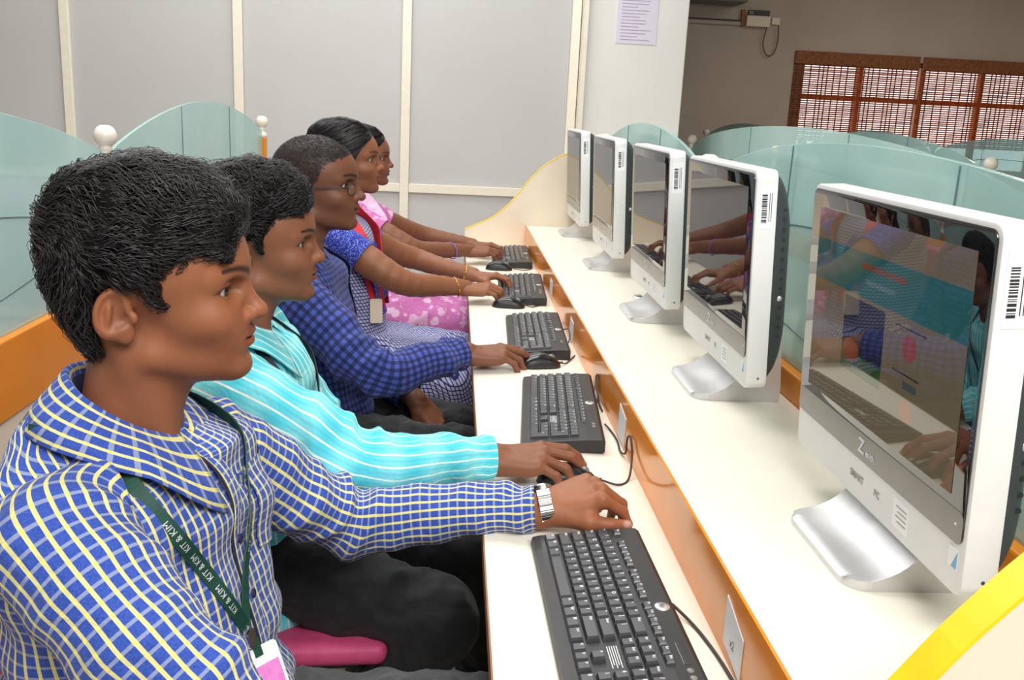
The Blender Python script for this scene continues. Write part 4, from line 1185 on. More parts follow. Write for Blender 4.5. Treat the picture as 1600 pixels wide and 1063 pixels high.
# ------------------------------------------------------------------ cloth tubes and torso
def sleeve(mb, pts, rad, n=56, m=120, amp=.006, elbow=.5, seed=0, squash=1.0, lam=.062, uvs=(0, 0), cuff=True, end_open=True, bagz=0.0):
    P = spline(pts, m); R_ = spline(np.array(rad)[:, None], m)[:, 0]
    T, N, B = frames(P)
    s_ = np.concatenate([[0], np.cumsum(np.linalg.norm(np.diff(P, axis=0), axis=1))]); L = s_[-1]
    a = np.linspace(0, 2 * PI, n + 1)
    rg = np.random.default_rng(seed); ph = rg.uniform(0, 6.28, 8)
    S, A = np.meshgrid(s_, a, indexing='ij'); t = S / L
    we = np.exp(-((t - elbow) / .13) ** 2) + .55 * np.exp(-((t - .95) / .10) ** 2) + .5 * np.exp(-((t - .05) / .14) ** 2) + .28
    w1 = np.sin(2 * PI * S / lam + 1.7 * np.sin(A + ph[0]) + 1.2 * np.sin(2 * A + ph[1] + S * 9) + ph[2])
    w2 = np.sin(2 * PI * S / (lam * 1.9) - 2.2 * np.sin(A + ph[3]) + ph[4])
    w3 = np.sin(3 * A + ph[5] + S * 22) * .5
    D_ = amp * we * (.75 * ((.5 + .5 * w1) ** 2 - .35) + .4 * w2 + w3 * .6)
    if cuff: D_ = D_ * np.clip((1 - t) / .03, .12, 1)
    Rr = R_[:, None] + D_
    Rr[:, -1] = Rr[:, 0]
    V = P[:, None] + Rr[..., None] * (np.cos(A)[..., None] * N[:, None] * squash + np.sin(A)[..., None] * B[:, None])
    V[..., 2] -= bagz * np.exp(-((t - elbow) / .2) ** 2)
    uv = np.stack([A * np.mean(rad) + uvs[0], S + uvs[1]], -1)
    M_ = n + 1; f = []
    for i in range(m - 1):
        for j in range(n): f.append((i * M_ + j, i * M_ + j + 1, (i + 1) * M_ + j + 1, (i + 1) * M_ + j))
    mb.add(V.reshape(-1, 3), f, uv.reshape(-1, 2))
    # inner lip at the open end
    if end_open:
        last = V[-1]; c = P[-1]; inn = c + (last - c) * .90 - T[-1] * .012
        lip = np.concatenate([last, inn]); fl = [(j, j + 1, M_ + j + 1, M_ + j) for j in range(n)]
        mb.add(lip, fl, np.concatenate([uv[-1], uv[-1]]))
    return P, N, B
def torso(mb, rings, yaw, n=72, m=110, amp=.005, seed=0, exp=2.4, wscale=1.0, open_neck=True):
    """rings: (cx, cy, z, depth, width, tilt) ; depth = half size forward, width = half size sideways"""
    Rg = spline(rings, m)
    a = np.linspace(-PI, PI, n + 1); rg = np.random.default_rng(seed + 50); ph = rg.uniform(0, 6.28, 9)
    ca, sa = np.cos(a), np.sin(a)
    ca = np.sign(ca) * np.abs(ca) ** (2 / exp); sa = np.sign(sa) * np.abs(sa) ** (2 / exp)
    yw = math.radians(yaw); F_ = np.array([math.cos(yw), math.sin(yw)]); L_ = np.array([-math.sin(yw), math.cos(yw)])
    V = np.zeros((m, n + 1, 3)); UV = np.zeros((m, n + 1, 2)); vz = 0.0; prev = None
    for i in range(m):
        cx, cy, z, d, w_, tl = Rg[i]
        fx = d * ca; ly = w_ * sa
        V[i, :, 0] = cx + F_[0] * fx + L_[0] * ly; V[i, :, 1] = cy + F_[1] * fx + L_[1] * ly; V[i, :, 2] = z + tl * fx
        seg = np.linalg.norm(np.diff(V[i], axis=0), axis=1); arc = np.concatenate([[0], np.cumsum(seg)]); arc -= arc[(n + 1) // 2]
        if prev is not None: vz += np.median(np.linalg.norm(V[i] - prev, axis=1))
        prev = V[i].copy(); UV[i, :, 0] = arc; UV[i, :, 1] = vz
    S = np.linspace(0, 1, m)[:, None]; A = a[None]
    fold = .6 * np.sin(UV[..., 1] * 2 * PI / .085 + 2.0 * np.sin(A * 2 + ph[0]) + ph[1]) * np.clip(1.15 - 1.6 * S, .15, 1) + .5 * np.sin(5 * A + ph[2] + 6 * S) + .4 * np.sin(9 * A + ph[3] - 11 * S) + .5 * np.sin(UV[..., 1] * 2 * PI / .12 + 3 * A + ph[4])
    Nn = np.zeros_like(V); c = V[:, :-1].mean(1)[:, None]; Nn = V - c; Nn /= np.linalg.norm(Nn, axis=2)[..., None] + 1e-9
    V = V + Nn * (amp * fold * np.clip((1 - S) / .12, 0, 1))[..., None]
    V[:, -1] = V[:, 0]
    M_ = n + 1; f = [(i * M_ + j, i * M_ + j + 1, (i + 1) * M_ + j + 1, (i + 1) * M_ + j) for i in range(m - 1) for j in range(n)]
    mb.add(V.reshape(-1, 3), f, UV.reshape(-1, 2) + np.array([3.0, 0]))
    return V, UV
def collar(name, mat, parent, c, yaw, rx, ry, z_back, z_front, gap=18, drop=.045, flare=.018, point=.03, thick=.0022, uvoff=(0, 0), label=None):
    """folded shirt collar: inner stand plus fold-over leaf with two points at the front"""
    yw = math.radians(yaw); F_ = np.array([math.cos(yw), math.sin(yw), 0]); L_ = np.array([-math.sin(yw), math.cos(yw), 0])
    n = 60; prof_ = [(-.004, -.035), (.000, -.012), (.002, .0), (.0055, .004), (.009, .002), (.011 + flare * .25, -.012), (.012 + flare * .6, -drop * .55), (.013 + flare, -drop)]
    v = []; uv = []; f = []
    angs = np.radians(np.linspace(gap, 360 - gap, n + 1))
    for i, a in enumerate(angs):
        front = (1 + math.cos(a)) / 2
        z = z_back + (z_front - z_back) * front ** 1.1
        e = max(0.0, (front - .72) / .28)
        for k, (o, h_) in enumerate(prof_):
            sd = abs(math.sin(a)); hh = h_; oo = o
            if k >= 5: q_ = (k - 4) / 3; oo = o + flare * q_ * (1.0 * sd ** 1.5 + .7 * max(0.0, math.cos(a))); hh = h_ + drop * q_ * .52 * sd ** 1.5
            if k >= 5: hh = hh - point * e ** 1.6 * (k - 4) / 3; oo = oo + .006 * e
            aa = a
            if k >= 5:    # the leaf edge swings away from the centre front
                aa = a + (1 if a < PI else -1) * math.radians(6) * e * (k - 4) / 3
            p = np.array(c) + F_ * (rx + oo) * math.cos(aa) + L_ * (ry + oo) * math.sin(aa); p[2] = z + hh
            v.append(p); uv.append((uvoff[0] + sum(math.hypot(prof_[q + 1][0] - prof_[q][0], prof_[q + 1][1] - prof_[q][1]) for q in range(k)), uvoff[1] + i * .0062))
    K = len(prof_)
    for i in range(n):
        for k in range(K - 1): f.append((i * K + k, i * K + k + 1, (i + 1) * K + k + 1, (i + 1) * K + k))
    o = MB().add(v, f, uv).build(name, mat, parent, label=label)
    md = o.modifiers.new('thickness', 'SOLIDIFY'); md.thickness = thick; md.offset = 0
    return o
def ribbon(name, mat, parent, pts, nrm, width, n=60, thick=.0012, label=None, twist=None):
    P = spline(pts, n); Nn = spline(nrm, n); Nn /= np.linalg.norm(Nn, axis=1)[:, None]
    T = np.gradient(P, axis=0); T /= np.linalg.norm(T, axis=1)[:, None]
    S = np.cross(T, Nn); S /= np.linalg.norm(S, axis=1)[:, None]; Nn = np.cross(S, T)
    w_ = np.full(n, width) if np.ndim(width) == 0 else spline(np.array(width)[:, None], n)[:, 0]
    v = np.concatenate([P + S * w_[:, None] / 2 + Nn * thick, P - S * w_[:, None] / 2 + Nn * thick, P - S * w_[:, None] / 2 - Nn * thick, P + S * w_[:, None] / 2 - Nn * thick])
    f = []
    for i in range(n - 1):
        for a, b in ((0, 1), (1, 2), (2, 3), (3, 0)): f.append((a * n + i, b * n + i, b * n + i + 1, a * n + i + 1))
    f += [(0, n, 2 * n, 3 * n), (n - 1, 2 * n - 1, 3 * n - 1, 4 * n - 1)]
    Lr = np.concatenate([[0], np.cumsum(np.linalg.norm(np.diff(P, axis=0), axis=1))]); uvr = np.concatenate([np.stack([sg * w_ / 2 + 1, Lr], 1) for sg in (1, -1, -1, 1)])
    return MB().add(v, f, uvr).build(name, mat, parent, smooth=False, label=label), P, S, Nn
def on_ribbon(mb, text, size, P, S, N, t, flip=False, lift=.0016):
    """letters laid along a ribbon, baseline following it"""
    tv, tf = text_geo(text, size)
    if not len(tv): return
    L = np.concatenate([[0], np.cumsum(np.linalg.norm(np.diff(P, axis=0), axis=1))])
    sx = -1 if flip else 1
    pos = t * L[-1] + sx * tv[:, 0]
    def ip(A): return np.stack([np.interp(pos, L, A[:, k]) for k in range(3)], 1)
    mb.add(ip(P) - ip(S) * (sx * tv[:, 1])[:, None] + ip(N) * lift, tf)
def cloth_sdf(name, mat, parent, prims, lo, hi, h=.009, k=.03, amp=.003, scale=38, label=None, sub=None, uvfn=None):
    def fn(P):
        d = None
        for (a, b, ra, rb) in prims:
            q = rcone(P, a, b, ra, rb); d = q if d is None else smin(d, q, k)
        if sub is not None: d = sub(P, d)
        return d
    V, F = mesh_sdf(fn, lo, hi, h)
    g = grad(fn, V.astype(F32), .004)
    w_ = wnoise(V, scale); w2_ = wnoise(V[:, [2, 0, 1]], scale * 2.1); V = V + g * (amp * ((1 - np.abs(w_)) * 1.3 + .6 * (1 - np.abs(w2_)) - .6))[:, None]
    return MB().add(V, F, None if uvfn is None else uvfn(V)).build(name, mat, parent, label=label)
def inner_body(mb, prims, tone, h=.016):
    """the part of the figure that the clothes hide: one coarse continuous surface"""
    pts = np.array([q for pr in prims for q in pr[:2]]); lo = pts.min(0) - .16; hi = pts.max(0) + .16
    def fn(P):
        d = None
        for (a, b, ra, rb) in prims:
            q = rcone(P, a, b, ra, rb); d = q if d is None else smin(d, q, .03)
        return d
    V, F = mesh_sdf(fn, lo, hi, h); mb.add(V, F, col=np.array(tone))
# ================================================================== PEOPLE
def person(name, loc, label):
    e = empty(name, loc, label=label, cat='person', group='people at the computers'); WPAR[e.name] = loc; return e
def arm_skin(mb, pts, rad, tone, h=.0045):
    P = spline(pts, 14); R_ = spline(np.array(rad)[:, None], 14)[:, 0]
    def fn(Q):
        d = None
        for i in range(13):
            q = rcone(Q, P[i], P[i + 1], R_[i], R_[i + 1]); d = q if d is None else smin(d, q, .006)
        return d
    m_ = max(rad) + .015
    V, F = mesh_sdf(fn, P.min(0) - m_, P.max(0) + m_, h)
    mb.add(V, F, col=np.array(tone))
def make_rings(c0, cn, zn, dep=1.0, wid=1.0, belly=0.0):
    """c0: (x, y) at the hips, cn: (x, y) at the neck, zn: height of the neck base"""
    tab = [(-.56, .150, .185), (-.46, .150, .178), (-.36, .142, .176), (-.26, .130, .184), (-.17, .120, .196), (-.105, .110, .203), (-.075, .098, .186), (-.052, .082, .145), (-.034, .064, .098), (-.022, .052, .062)]
    out = []
    for k, (dz, d, w_) in enumerate(tab):
        t = min(1.0, (dz + .56) / .50) ** .9
        out.append((c0[0] + (cn[0] - c0[0]) * t, c0[1] + (cn[1] - c0[1]) * t, zn + dz, d * dep + (belly if k < 4 else 0), w_ * wid, (0, 0, 0, 0, 0, -.05, -.10, -.22, -.36, -.46)[k]))
    return out
def surf(V, z, ang, off=.004):
    n = V.shape[1] - 1; j = (ang + 180) / 360 * n; j0 = int(j) % n; f = j - int(j)
    col = V[:, j0] * (1 - f) + V[:, (j0 + 1) % (n + 1)] * f
    order = np.argsort(col[:, 2]); p = np.array([np.interp(z, col[order, 2], col[order, k]) for k in range(3)])
    c = V[np.argmin(np.abs(V[:, 0, 2] - z)), :-1].mean(0); nn = p - c; nn[2] = .15 * np.linalg.norm(nn); nn /= np.linalg.norm(nn)
    return p + nn * off, nn
def trousers(parent, hipc, legs, mat, lo, hi, h=.0085, label=None):
    pr = [((hipc[0] + .02, hipc[1] - .07, hipc[2] - .01), (hipc[0] + .02, hipc[1] + .07, hipc[2] - .01), .105, .105), ((hipc[0] + .02, hipc[1] - .05, hipc[2] + .06), (hipc[0] + .02, hipc[1] + .05, hipc[2] + .06), .085, .085)]
    for (hp, kn, an) in legs: pr += [(hp, kn, .088, .070), (kn, an, .069, .055)]
    return cloth_sdf('trousers', mat, parent, pr, lo, hi, h, .03, .008, 30, label=label)
def shoe(parent, ankle, yaw=0.0, label=None):
    c, s_ = math.cos(yaw), math.sin(yaw); ax, ay = ankle[0], ankle[1]
    def w_(x, y, z): return (ax + c * x - s_ * y, ay + s_ * x + c * y, z)
    def fn(P):
        d = rcone(P, w_(-.03, 0, .045), w_(.13, 0, .032), .042, .034); d = smin(d, rcone(P, w_(.13, 0, .03), w_(.17, .005, .028), .036, .026), .02); d = smin(d, rcone(P, w_(-.02, 0, .05), w_(-.02, 0, .11), .04, .042), .02)
        return smax(d, .001 - P[2], .004)
    V, F = mesh_sdf(fn, (ax - .24, ay - .24, -.01), (ax + .24, ay + .24, .17), .008)
    return MB().add(V, F).build('shoe', M['shoe'], parent, label=label)
def flow_short(fw=1.0, dn=.35):
    def fl(p):
        d = np.zeros_like(p); top = np.clip((p[:, 2] - .035) / .05, 0, 1)
        back = np.clip((-.02 - p[:, 0]) / .05, 0, 1) * (1 - top)
        d[:, 0] = fw * top + .35 * (1 - top) - .9 * back; d[:, 2] = -dn * top - 1.0 * (1 - top); d[:, 1] = .22 * np.sign(p[:, 1]) * top
        return d + .35 * np.stack([wnoise(p, 60), wnoise(p[:, [1, 2, 0]], 60), wnoise(p[:, [2, 0, 1]], 60)], 1)
    return fl
def flow_back(p):
    d = np.zeros_like(p); d[:, 0] = -1.0; d[:, 2] = -.55 - 4 * np.clip(.05 - p[:, 2], 0, .2); d[:, 1] = .3 * np.sign(p[:, 1]) * (p[:, 2] > .1); return d
HP1 = [(.100, .060), (.079, .064), (.060, .062), (.044, .050), (.031, .036), (.032, .008), (.018, .012), (.010, .030), (-.02, .036), (-.040, .024), (-.044, .0), (-.040, -.045), (-.057, -.068), (-.076, -.03), (-.098, .02), (-.108, .066),
       (-.103, .108), (-.073, .142), (-.004, .160), (.060, .154), (.100, .138), (.121, .112), (.110, .080)]
HP2 = [(.094, .072), (.070, .072), (.046, .066), (.036, .046), (.026, .030), (.024, .006), (.014, .012), (.008, .030), (-.02, .036), (-.040, .024), (-.044, .0), (-.042, -.035), (-.057, -.056), (-.076, -.03), (-.100, .02), (-.108, .068),
       (-.102, .110), (-.070, .146), (-.004, .163), (.060, .156), (.096, .138), (.112, .112), (.110, .088)]
HP4 = [(.098, .088), (.086, .070), (.066, .042), (.045, .010), (.030, -.022), (.012, -.050), (-.02, -.085), (-.06, -.10), (-.095, -.07), (-.114, .0), (-.116, .070), (-.100, .115), (-.06, .142), (.0, .150), (.055, .138), (.090, .112)]
def hollow(th):
    return None
typing = {'i': (18, 42, 28), 'm': (20, 44, 28), 'r': (22, 44, 28), 'p': (22, 40, 26), 'si': 4, 'sr': -3, 'sp': -9, 't': ((38, 18), (20, 22), (8, 18))}

# ------------------------------------------------------------------ person in the yellow checked shirt (nearest)
T1 = srgb(146, 92, 64)
p1 = person('person', (-.40, 1.05, 0), 'nearest person, black wavy hair, blue shirt with yellow checks, green lanyard, steel watch')
h1 = Head((-.397, 1.0546, 1.141), 6, 0, 1.0, {'tone': T1, 'tache': .45, 'beard': .25, 'nose': 1.08, 'gaze': (1, -.30, -.06)}, sx=.95)
b1 = MB(); h1.add(b1, .0020)
P1W = np.array((.088, 1.321, .786))
pose1 = {'i': (58, 28, 14), 'm': (62, 34, 18), 'r': (64, 36, 20), 'p': (62, 36, 20), 'si': 2, 'sr': -2, 'sp': -6, 't': ((30, 12), (10, 24), (-2, 24)), 'tnail': (0.1, .75, .66), 'nail': (.58, .40, .36)}
add_hand(b1, P1W, (.93, .02, .36), (-.36, -.30, .88), pose1, np.array(T1) * 1.12, left=True, h=.0017)
arm_skin(b1, [(-.02, 1.330, .775), (.05, 1.324, .782), (.09, 1.321, .786)], [.023, .022, .019], np.array(T1) * 1.12)
inner_body(b1, [((-.40, 1.0, .58), (-.40, 1.1, .58), .09, .09), ((-.40, 1.05, .58), (-.42, 1.05, .88), .085, .085), ((-.43, .90, .93), (-.38, 1.19, .90), .03, .03), ((-.42, 1.05, .9), (-.415, 1.05, 1.03), .05, .042),
                ((-.43, .88, .93), (-.25, .80, .77), .035, .03), ((-.25, .80, .77), (-.10, .86, .65), .028, .022), ((-.36, 1.235, .90), (-.19, 1.33, .757), .034, .03), ((-.19, 1.33, .757), (0.0, 1.33, .778), .028, .022),
                ((-.38, .98, .54), (-.02, .96, .53), .05, .04), ((-.02, .96, .53), (.03, .955, .12), .035, .03), ((-.38, 1.12, .53), (0.02, 1.16, .515), .05, .04), ((.02, 1.16, .515), (.055, 1.175, .12), .035, .03)], T1)
b1.build('body', [M['skin'], M['eye']], p1)
make_hair(h1, p1, HP1, .093, M['hair'], flow_short(), n=10500, length=.040, swidth=.00075, wave=.75, lift=.0075, rough=.0028, h=.003)
s1 = MB()
r1 = make_rings((-.388, 1.05), (-.426, 1.051), 1.042, 1.0, 1.0)
V1, U1 = torso(s1, r1, -12, amp=.010, seed=1)
sleeve(s1, [(-.437, .950, .938), (-.434, .882, .938), (-.350, .820, .872), (-.245, .790, .775), (-.17, .81, .70), (-.08, .86, .65)], [.052, .066, .064, .060, .054, .046], amp=.014, elbow=.6, seed=3)
sleeve(s1, [(-.395, 1.155, .940), (-.362, 1.225, .905), (-.285, 1.290, .825), (-.195, 1.330, .768), (-.06, 1.332, .772), (.030, 1.326, .780), (.078, 1.322, .785)], [.050, .062, .059, .052, .044, .038, .0355], amp=.0105, elbow=.5, seed=5, bagz=.012)
s1.build('shirt', M['plaid'], p1)
collar('collar', M['plaid'], p1, (-.424, 1.053, 0), 0, .055, .055, 1.060, .988, gap=12, drop=.052, flare=.030, point=.034)
collar('collar_stand', M['navy_cloth'], p1, (-.424, 1.053, 0), 0, .0520, .0520, 1.050, .980, gap=4, drop=.010, flare=.002, point=.0)
# placket edge with buttons, pocket
pl = []; pn = []
for z in (.985, .95, .91, .86, .80, .74, .68):
    p, n_ = surf(V1, z, 4, .0035); pl.append(p); pn.append(n_)
ribbon('placket', M['plaid'], p1, pl, pn, .026, 50, .0010)[0]
pl2 = [p + np.array((-.002, -.014, -.0005)) for p in pl]
ribbon('placket_edge', M['navy_cloth'], p1, pl2, pn, .0045, 50, .0012)
for z in (.995, .93, .86, .79, .72):
    p, n_ = surf(V1, z, 4, .006); R_ = np.array(Vector(n_).to_track_quat('Z', 'Y').to_matrix())
    mb = MB().lathe([(0, .001), (.0035, .0012), (.0052, .0022), (.0056, .001), (.0056, -.001)], n=16); mb.v[0] = mb.v[0] @ R_.T + p; mb.build('button', M['navy_cloth'], p1)
pk = MB(); g = []; NU, NV = 10, 10
for i in range(NU + 1):
    for j in range(NV + 1):
        p, n_ = surf(V1, .925 - .10 * i / NU - (.012 * (1 - abs(2 * j / NV - 1)) * (i / NU) ** 4), 18 + 34 * j / NV, .0042); g.append(p)
gu = [(3.3 + j * .0105, i * .0105) for i in range(NU + 1) for j in range(NV + 1)]
pk.add(g, [(i * (NV + 1) + j, i * (NV + 1) + j + 1, (i + 1) * (NV + 1) + j + 1, (i + 1) * (NV + 1) + j) for i in range(NU) for j in range(NV)], gu).build('pocket', M['plaid'], p1)
# lanyard, clip and identity card
def strap(parent, V, path, mat, width, label=None, off=.0052, first=None, name='lanyard'):
    pts = []; nn = []
    for z, a in path:
        p, n_ = surf(V, z, a, off); pts.append(p); nn.append(n_)
    return ribbon(name, mat, parent, pts, nn, width, 80, .0009, label=label)
la, LP_, LS_, LN_ = strap(p1, V1, [(1.018, -125), (1.012, -92), (.998, -64), (.965, -35), (.92, -25), (.87, -18), (.82, -12), (.775, -6)], M['green_ribbon'], .0165, 'dark green lanyard strap')
lb_, LP2, LS2, LN2 = strap(p1, V1, [(1.0, 120), (.995, 70), (.965, 30), (.92, 20), (.87, 12), (.82, 3), (.775, -5)], M['green_ribbon'], .0165)
def letters(par, size, P, S, N, ts, flip=True):
    for t in ts:
        tx = MB(); on_ribbon(tx, 'KIT & KIM', size, P, S, N, t, flip=flip, lift=.0014); tx.build('lanyard_lettering', M['legend'], par, smooth=False, kind='stuff')
letters(la, .0105, LP_, LS_, LN_, (.55, .70, .85)); letters(lb_, .0105, LP2, LS2, LN2, (.55, .72))
cp, cn_ = surf(V1, .762, -5, .008)
Rc = np.stack([np.cross((0, 0, 1.), cn_) / np.linalg.norm(np.cross((0, 0, 1.), cn_)), cn_ * 0, cn_], 1)
def card(parent, c, n_, up, w_, h_, mat, name='identity_card', print_mat=None, label=None):
    n_ = np.array(n_, float); n_ /= np.linalg.norm(n_); up = np.array(up, float); up -= n_ * (up @ n_); up /= np.linalg.norm(up); sd = np.cross(up, n_)
    def tr(mb):
        for i, v in enumerate(mb.v): mb.v[i] = np.array(c) + v[:, :1] * sd + v[:, 1:2] * up + v[:, 2:3] * n_
        return mb
    o = tr(MB().prism(rrect(w_, h_, .006, 4), 'z', -.0012, .0012)).build(name, mat, parent, smooth=False, label=label)
    if print_mat: tr(MB().box(-w_ * .42, w_ * .42, -h_ * .30, h_ * .26, .0013, .0018)).build('card_print', print_mat, o, smooth=False)
    return o, tr
_, tr = card(p1, cp + np.array((0, 0, -.004)), cn_, (0, 0, 1), .014, .024, M['steel'], name='lanyard_clip')
ic, tr = card(p1, cp + cn_ * .010 + np.array((.010, -.002, -.062)), cn_ + np.array((0, -.2, .45)), (-.1, 0.15, 1), .060, .090, M['paper'], print_mat=M['pink_print'], label='white and pink identity card')
tr(MB().box(-.006, .006, .034, .056, .0013, .0022)).build('card_loop', M['green_ribbon'], ic, smooth=False)
# steel watch on the left wrist
wt = empty('wrist_watch'); wt.parent = p1
wt.matrix_parent_inverse = Matrix.Translation(Vector((.40, -1.05, 0)))
wa = np.array((.93, .02, .20)); wa /= np.linalg.norm(wa); wu = np.array((0, 0, 1.)) - wa * wa[2]; wu /= np.linalg.norm(wu); wl = np.cross(wu, wa); wc = np.array((.094, 1.3207, .7865))
for k in range(22):
    a = 2 * PI * k / 22
    e_ = np.array((math.cos(a), math.sin(a))); rr = (.0255, .0295)
    cc = wc + wu * e_[0] * rr[0] + wl * e_[1] * rr[1]; nn = wu * e_[0] / rr[0] + wl * e_[1] / rr[1]; nn /= np.linalg.norm(nn); tt = np.cross(wa, nn)
    mb = MB().box(-.0105, .0105, -.0036, .0036, -.0014, .0016, .0010)
    mb.v[0] = cc + mb.v[0][:, :1] * wa + mb.v[0][:, 1:2] * tt + mb.v[0][:, 2:3] * nn
    mb.build('bracelet_link', M['steel'], wt, smooth=False)
mb = MB().lathe([(0, .006), (.014, .006), (.0165, .004), (.0165, -.001), (0, -.001)], n=28); nn = (wu * .55 + wl * .83); nn /= np.linalg.norm(nn); tt = np.cross(wa, nn)
mb.v[0] = wc + nn * .0285 + mb.v[0][:, :1] * wa + mb.v[0][:, 1:2] * tt + mb.v[0][:, 2:3] * nn; mb.build('watch_case', M['steel'], wt)
trousers(p1, (-.41, 1.05, .565), [((-.36, .975, .545), (-.02, .955, .540), (.03, .95, .12)), ((-.36, 1.125, .528), (.03, 1.165, .520), (.06, 1.18, .12))], M['grey_cloth'], (-.60, .80, .05), (.17, 1.32, .80))
shoe(p1, (.03, .95)); shoe(p1, (.06, 1.18))

# ------------------------------------------------------------------ person in the cyan striped shirt
T2 = srgb(134, 86, 62)
p2 = person('person', (-.41, 1.65, 0), 'second person from the camera, black curly hair, cyan shirt with white stripes')
h2 = Head((-.404, 1.650, 1.108), 7, -1, .97, {'tone': T2, 'tache': .55, 'beard': .15, 'nose': 1.05, 'gaze': (1, -.30, -.05)}, sx=.93)
b2 = MB(); h2.add(b2, .0022)
mouse_pose = {'i': (10, 28, 16), 'm': (16, 32, 18), 'r': (26, 38, 20), 'p': (28, 40, 20), 'si': 3, 'sm': 0, 'sr': -7, 'sp': -15, 't': ((48, 24), (22, 20), (6, 12)), 'nail': (.52, .33, .28)}
add_hand(b2, (.016, 1.498, .797), (1, .03, .06), (-.06, -.16, 1), mouse_pose, np.array(T2) * .98, h=.0018)
arm_skin(b2, [(-.07, 1.47, .80), (-.01, 1.49, .798), (.036, 1.50, .796)], [.024, .0225, .019], np.array(T2) * .98)
inner_body(b2, [((-.40, 1.6, .56), (-.40, 1.7, .56), .09, .09), ((-.40, 1.65, .56), (-.42, 1.65, .86), .085, .085), ((-.43, 1.5, .90), (-.43, 1.79, .90), .03, .03), ((-.42, 1.65, .88), (-.415, 1.65, 1.0), .05, .042),
                ((-.40, 1.49, .90), (-.175, 1.43, .81), .034, .03), ((-.175, 1.43, .81), (0, 1.49, .80), .028, .022), ((-.42, 1.81, .90), (-.30, 1.86, .68), .034, .03), ((-.30, 1.86, .68), (-.10, 1.82, .60), .028, .022),
                ((-.40, 1.57, .54), (-.06, 1.50, .48), .06, .045), ((-.06, 1.50, .48), (-.24, 1.53, .14), .04, .03), ((-.40, 1.72, .54), (0.0, 1.80, .46), .06, .045), ((0, 1.80, .46), (.05, 1.86, .1), .04, .03)], T2)
b2.build('body', [M['skin'], M['eye']], p2)
make_hair(h2, p2, HP2, .093, M['hair'], flow_short(.9, .2), n=7500, length=.034, swidth=.0008, wave=1.1, lift=.006, rough=.0030, h=.0033)
s2 = MB()
V2, U2 = torso(s2, make_rings((-.40, 1.65), (-.432, 1.649), 1.016, .98, .98), -6, amp=.0075, seed=2)
sleeve(s2, [(-.432, 1.550, .912), (-.424, 1.485, .914), (-.315, 1.445, .880), (-.185, 1.432, .812), (-.08, 1.465, .800), (-.02, 1.486, .799), (.018, 1.497, .797)], [.052, .066, .062, .056, .047, .040, .037], amp=.0115, elbow=.5, seed=8, bagz=.010)
sleeve(s2, [(-.43, 1.74, .935), (-.425, 1.81, .915), (-.37, 1.85, .80), (-.30, 1.865, .69), (-.20, 1.84, .63), (-.10, 1.82, .60)], [.052, .064, .060, .056, .050, .042], amp=.006, elbow=.55, seed=9)
s2.build('shirt', M['cyan'], p2)
collar('collar', M['cyan'], p2, (-.430, 1.650, 0), 4, .055, .055, 1.035, .965, gap=20, drop=.050, flare=.028, point=.034)
la2, a_, b_, c_ = strap(p2, V2, [(1.0, 140), (1.005, 105), (.992, 66), (.96, 40), (.915, 26), (.86, 16), (.80, 6)], M['black_ribbon'], .019, 'black lanyard strap with white lettering')
strap(p2, V2, [(1.0, -140), (1.005, -105), (.992, -66), (.96, -40), (.915, -26), (.86, -14), (.80, -3)], M['black_ribbon'], .019)
letters(la2, .011, a_, b_, c_, (.42, .62), False)
trousers(p2, (-.41, 1.645, .57), [((-.36, 1.57, .565), (-.065, 1.50, .485), (-.25, 1.53, .15)), ((-.36, 1.72, .565), (.0, 1.80, .455), (.05, 1.86, .12))], M['black_cloth'], (-.60, 1.33, .05), (.16, 1.97, .80))
shoe(p2, (-.22, 1.53)); shoe(p2, (.05, 1.86))

# ------------------------------------------------------------------ person in blue gingham with glasses
T3 = srgb(118, 76, 56)
p3 = person('person', (-.41, 2.30, 0), 'third person from the camera, shaved head and glasses, dark blue gingham shirt')
h3 = Head((-.406, 2.300, 1.153), -3, 0, 1.0, {'tone': T3, 'shave': 1, 'nose': 1.12, 'lip': 1.1, 'jaw': 1.03, 'gaze': (1, -.2, -.10)})
b3 = MB(); h3.add(b3, .0024)
pose3 = dict(mouse_pose); pose3.update({'i': (12, 22, 14), 'm': (14, 24, 14)})
add_hand(b3, (-.012, 2.200, .792), (1, .26, .02), (-.02, -.14, 1), pose3, np.array(T3) * 1.15, h=.0021)
arm_skin(b3, [(-.10, 2.14, .79), (-.04, 2.185, .792), (-.01, 2.20, .792)], [.028, .026, .0245], np.array(T3) * 1.15)
fist = {'i': (62, 80, 40), 'm': (66, 84, 42), 'r': (68, 84, 42), 'p': (70, 82, 40), 'si': 0, 'sp': -3, 't': ((18, 40), (-30, 45), (-55, 30))}
add_hand(b3, (-.135, 2.335, .628), (.66, -.04, -.75), (.65, -.45, .60), fist, np.array(T3) * 1.1, left=True, h=.0024)
arm_skin(b3, [(-.24, 2.39, .68), (-.18, 2.36, .65), (-.135, 2.335, .628)], [.028, .026, .0245], T3)
inner_body(b3, [((-.40, 2.25, .56), (-.40, 2.35, .56), .09, .09), ((-.40, 2.3, .56), (-.42, 2.3, .88), .085, .085), ((-.43, 2.15, .93), (-.43, 2.44, .93), .03, .03), ((-.42, 2.3, .9), (-.42, 2.3, 1.05), .05, .042),
                ((-.41, 2.13, .92), (-.21, 2.06, .78), .034, .03), ((-.21, 2.06, .78), (-.04, 2.18, .785), .028, .022), ((-.42, 2.47, .92), (-.33, 2.49, .70), .034, .03), ((-.33, 2.47, .72), (-.2, 2.38, .66), .028, .022),
                ((-.40, 2.22, .54), (-.02, 2.22, .51), .06, .045), ((-.02, 2.22, .51), (.03, 2.2, .1), .04, .03), ((-.40, 2.38, .54), (-.02, 2.42, .51), .06, .045), ((-.02, 2.42, .51), (.03, 2.42, .1), .04, .03)], T3)
